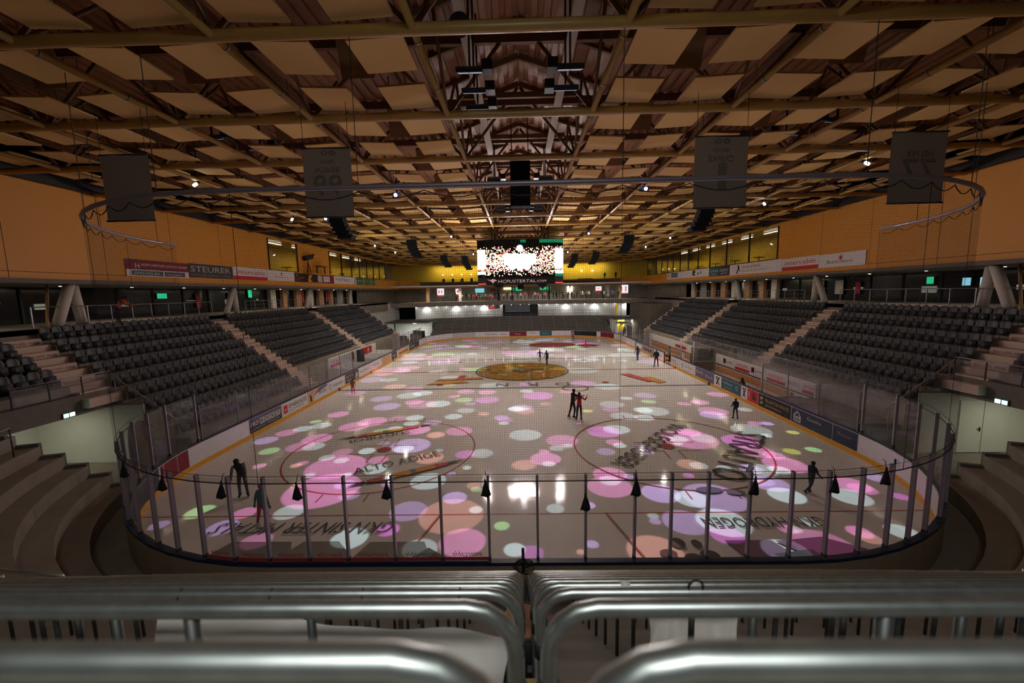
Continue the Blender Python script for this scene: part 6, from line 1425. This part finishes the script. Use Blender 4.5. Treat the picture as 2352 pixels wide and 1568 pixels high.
# pattern projectors: each lens throws its own set of coloured discs on the ice
PC = {'P': (1.0, .30, .80), 'L': (.60, .42, 1.0), 'C': (.66, .92, 1.0), 'M': (.85, .16, .95), 'G': (.45, 1.0, .40), 'Y': (.85, .95, .12), 'R': (1.0, .45, .38)}
DOTS = [(-12.09,16.18,0.65,'P'),(-12.1,13.95,0.57,'C'),(-12.94,13.39,0.52,'C'),(-13.49,12.75,0.6,'P'),(-13.95,11.54,0.6,'L'),(-12.83,10.04,0.47,'G'),(-12.82,14.72,0.34,'G'),(-10.04,13.67,0.85,'P'),(-9.24,14.57,0.88,'P'),(-7.84,15.17,0.56,'P'),(-6.81,15.24,0.56,'C'),(-6.73,14.15,0.47,'C'),(-5.47,14.2,0.53,'L'),(-7.05,18.3,1.01,'P'),(-5.97,18.39,0.86,'C'),(-7.85,18.93,0.64,'P'),(-9.43,17.87,0.92,'L'),(-8.7,20.88,0.94,'C'),(-10.54,20.0,0.83,'L'),(-4.39,15.36,0.56,'C'),(-3.79,16.66,0.59,'C'),(-4.3,19.34,0.65,'G'),(-4.47,21.85,0.7,'P'),(-5.22,20.51,0.5,'P'),(-2.59,19.25,0.88,'M'),(-2.78,21.56,0.69,'P'),(-2.54,15.86,0.39,'R'),(-3.69,18.27,0.39,'L'),(-1.36,15.0,0.48,'L'),(-1.18,13.92,0.3,'C'),(-1.14,14.55,0.47,'M'),(-0.48,16.88,0.52,'C'),(-2.5,23.83,1.11,'C'),(-6.21,24.28,0.57,'Y'),(-8.16,12.83,0.38,'G'),(-7.44,13.18,0.45,'C'),(-6.09,12.93,0.76,'P'),(-4.83,12.07,0.49,'R'),(-3.63,12.65,0.75,'P'),(-5.83,10.56,1.02,'L'),(-6.05,10.12,0.5,'C'),(-7.82,9.88,0.41,'C'),(-7.27,10.91,0.29,'L'),(-9.0,9.78,0.47,'P'),(-9.46,9.11,0.37,'C'),(-8.61,8.77,0.34,'C'),(-8.56,8.09,1.31,'P'),(-10.84,10.57,0.54,'C'),(-11.55,10.59,0.69,'P'),(-11.24,11.7,0.78,'P'),(-2.87,9.32,0.48,'M'),(-2.08,9.43,0.56,'C'),(-4.21,9.85,0.19,'C'),(-2.57,7.82,0.2,'C'),(-4.51,8.97,0.68,'R'),(-6.69,7.81,0.54,'C'),(-6.88,8.78,0.47,'P'),(-9.33,7.21,0.24,'C'),(-7.69,7.23,0.22,'C'),(-4.02,6.57,0.74,'C'),(-3.16,7.23,0.19,'L'),(-5.65,6.32,0.23,'M'),(-8.1,5.9,1.46,'P'),(-7.41,6.35,0.41,'L'),(-6.83,5.43,0.39,'L'),(-2.7,5.18,0.46,'L'),(-2.09,6.14,0.29,'R'),(-1.96,5.82,0.22,'G'),(-10.49,8.26,0.25,'R'),(-10.31,8.5,0.26,'P'),(-12.18,8.25,0.28,'P'),(-8.92,23.06,0.82,'P'),(-13.68,26.81,1.12,'L'),(-13.21,21.84,0.79,'P'),(-7.82,21.52,0.78,'C'),(-10.76,23.97,0.94,'R'),(-6.62,27.25,0.92,'C'),(-12.11,26.69,0.81,'C'),(-0.08,17.13,0.71,'L'),(-0.37,16.88,0.66,'C'),(0.06,16.35,0.69,'R'),(0.07,11.89,0.87,'C'),(1.96,11.0,0.84,'P'),(2.16,10.22,0.28,'C'),(1.58,9.95,0.36,'C'),(0.95,9.55,0.27,'P'),(0.95,8.69,0.72,'P'),(-0.03,8.05,0.55,'R'),(1.07,8.13,0.3,'C'),(4.4,12.26,0.91,'M'),(5.15,12.59,0.73,'C'),(6.13,15.0,0.79,'C'),(7.3,14.61,0.6,'C'),(7.72,16.23,0.61,'C'),(8.27,15.96,0.99,'C'),(5.7,16.45,0.54,'M'),(6.04,17.62,0.83,'C'),(4.14,16.15,0.32,'Y'),(8.69,18.19,0.5,'G'),(7.41,19.15,0.44,'C'),(8.97,19.85,0.81,'L'),(11.02,21.07,1.52,'P'),(10.86,17.51,0.45,'P'),(12.05,17.86,0.61,'P'),(14.21,19.86,0.73,'P'),(11.97,15.78,0.88,'P'),(11.6,14.98,0.78,'L'),(14.06,16.04,0.46,'C'),(0.3,21.73,0.52,'C'),(3.47,21.36,0.6,'P'),(1.11,20.31,1.16,'M'),(1.54,18.0,0.42,'P'),(5.1,24.14,1.03,'M'),(1.67,24.59,0.95,'P'),(0.25,24.06,0.56,'M'),(6.85,22.81,1.07,'C'),(4.58,10.67,0.42,'P'),(4.75,10.21,0.33,'C'),(3.9,9.46,0.45,'L'),(5.84,9.82,0.43,'L'),(5.9,9.33,0.26,'L'),(8.89,12.0,0.6,'P'),(8.54,11.01,1.38,'P'),(7.95,10.95,0.51,'C'),(9.24,11.06,0.63,'C'),(7.66,10.34,0.22,'C'),(12.34,12.22,1.0,'C'),(10.93,10.61,0.9,'M'),(10.96,9.31,0.79,'P'),(7.26,7.91,0.54,'R'),(7.59,7.79,0.39,'C'),(6.76,6.83,0.23,'M'),(8.54,7.48,0.31,'C'),(3.55,7.01,0.7,'P'),(3.31,5.94,0.88,'P'),(3.43,6.46,0.43,'C'),(5.12,5.37,0.72,'L'),(6.1,4.93,0.61,'C'),(6.94,5.0,1.11,'L'),(9.63,7.4,0.47,'L'),(10.03,7.28,0.61,'C'),(9.44,6.27,0.44,'L'),(3.22,13.73,0.16,'M'),(13.14,13.32,0.38,'P'),(13.81,13.29,0.38,'L'),(4.28,6.79,0.23,'L'),(14.28,11.76,0.3,'Y'),(12.55,9.22,0.37,'Y'),(13.68,9.4,0.34,'G'),(13.83,13.2,0.31,'L'),(12.64,11.35,0.29,'C'),(11.45,8.77,0.46,'P'),(11.33,7.8,0.87,'P'),(10.75,7.26,0.42,'C'),(9.62,6.08,0.7,'L'),(9.66,5.11,0.62,'C'),(11.89,4.98,0.65,'C'),(13.66,4.95,0.28,'M'),(14.08,6.46,0.4,'L'),(12.64,5.92,0.65,'P'),(12.8,5.56,0.46,'P'),(-4.22,4.27,0.67,'L'),(-2.62,3.96,1.12,'R'),(-2.02,2.43,0.73,'P'),(-3.28,2.06,0.55,'C'),(-5.66,2.65,0.58,'C'),(-4.57,3.12,0.37,'M'),(-0.83,3.29,0.26,'G'),(-1.8,4.31,0.24,'C'),(-8.52,4.27,0.52,'C'),(-0.39,2.03,0.33,'C'),(0.12,1.87,0.36,'M'),(1.03,4.34,0.32,'C'),(2.25,4.54,0.24,'L'),(1.97,2.27,0.2,'L'),(1.57,1.9,0.13,'R'),(3.75,1.88,0.82,'R'),(4.32,3.81,0.19,'C'),(4.28,3.48,0.19,'L'),(5.26,3.43,0.74,'L'),(6.49,3.41,0.84,'C'),(6.26,2.67,0.52,'M'),(9.24,3.37,0.26,'C'),(7.53,1.79,0.65,'C'),(8.8,2.08,0.89,'P'),(8.33,2.97,0.28,'P'),(8.54,2.97,0.21,'C'),(11.73,2.78,0.45,'C'),(10.42,2.79,0.35,'P'),(10.45,2.5,0.34,'R'),(-11.83,4.33,0.48,'G'),(-10.27,3.32,0.49,'L'),(-12.59,3.49,0.3,'L'),(-10.13,4.22,0.4,'P'),(-8.6,2.51,0.49,'P')]
R3 = random.Random(11)
for k in range(95):
    y = R3.uniform(28.5, 58.5); x = R3.uniform(-14, 14)
    if (abs(x) > 10 and y > 55) or math.hypot(x, y-30) < 4.2 and R3.random() < .7: continue
    DOTS.append((round(x, 2), round(y, 2), round(R3.choice([.5, .7, .9, 1.2, 1.5, 1.9]), 2), R3.choice('PPPLCCCMPCLRG')))
assign = {k: [] for k in range(6)}
for d in DOTS:
    row = 0 if d[1] < 20.5 else (2 if d[1] < 36 else 4)
    k = row + (0 if (d[0] < 0) == (R3.random() < .8) else 1); assign[k].append(d)
for k in range(6):
    x, y, z = PROJ[k]; loc = (x, y-.16, z-.03)
    o = spot('projector_beam', loc, (x*.9, y-.5 if k < 2 else y, 0), K['proj'], (1, 1, 1), 168, .02, .03); l = o.data; l.use_nodes = True; nt_ = l.node_tree; N = nt_.nodes; L = nt_.links
    e = N['Emission']; ge = N.new('ShaderNodeNewGeometry'); sp_ = N.new('ShaderNodeSeparateXYZ'); L.new(ge.outputs['Incoming'], sp_.inputs[0])
    mm = N.new('ShaderNodeMath'); mm.operation = 'DIVIDE'; mm.inputs[0].default_value = -loc[2]; L.new(sp_.outputs[2], mm.inputs[1])
    vs = N.new('ShaderNodeVectorMath'); vs.operation = 'SCALE'; L.new(ge.outputs['Incoming'], vs.inputs[0]); L.new(mm.outputs[0], vs.inputs['Scale'])
    va = N.new('ShaderNodeVectorMath'); va.operation = 'ADD'; L.new(vs.outputs[0], va.inputs[0]); va.inputs[1].default_value = loc
    acc = None
    for (dx, dy, r, cc) in assign[k]:
        ds = N.new('ShaderNodeVectorMath'); ds.operation = 'DISTANCE'; L.new(va.outputs[0], ds.inputs[0]); ds.inputs[1].default_value = (dx, dy, 0)
        mr = N.new('ShaderNodeMapRange'); mr.interpolation_type = 'SMOOTHSTEP'; mr.inputs[1].default_value = r*.96-.02; mr.inputs[2].default_value = r*1.03+.02; mr.inputs[3].default_value = 1; mr.inputs[4].default_value = 0; L.new(ds.outputs['Value'], mr.inputs[0])
        h_ = loc[2]; rr_ = math.sqrt((dx-loc[0])**2+(dy-loc[1])**2+h_*h_); g = (rr_/h_)**3*R3.uniform(.5, 1.05)*(1.0 if r < 1.6 else .75)
        c = PC[cc]; sc_ = N.new('ShaderNodeVectorMath'); sc_.operation = 'SCALE'; sc_.inputs[0].default_value = tuple(q*g for q in c); L.new(mr.outputs[0], sc_.inputs['Scale'])
        if acc is None: acc = sc_
        else: ad = N.new('ShaderNodeVectorMath'); ad.operation = 'ADD'; L.new(acc.outputs[0], ad.inputs[0]); L.new(sc_.outputs[0], ad.inputs[1]); acc = ad
    L.new(acc.outputs[0], e.inputs['Color']); e.inputs['Strength'].default_value = 1.0
w = bpy.data.worlds.new('world'); scn.world = w; w.use_nodes = True
w.node_tree.nodes['Background'].inputs[0].default_value = (.9, .75, .55, 1); w.node_tree.nodes['Background'].inputs[1].default_value = K['world']
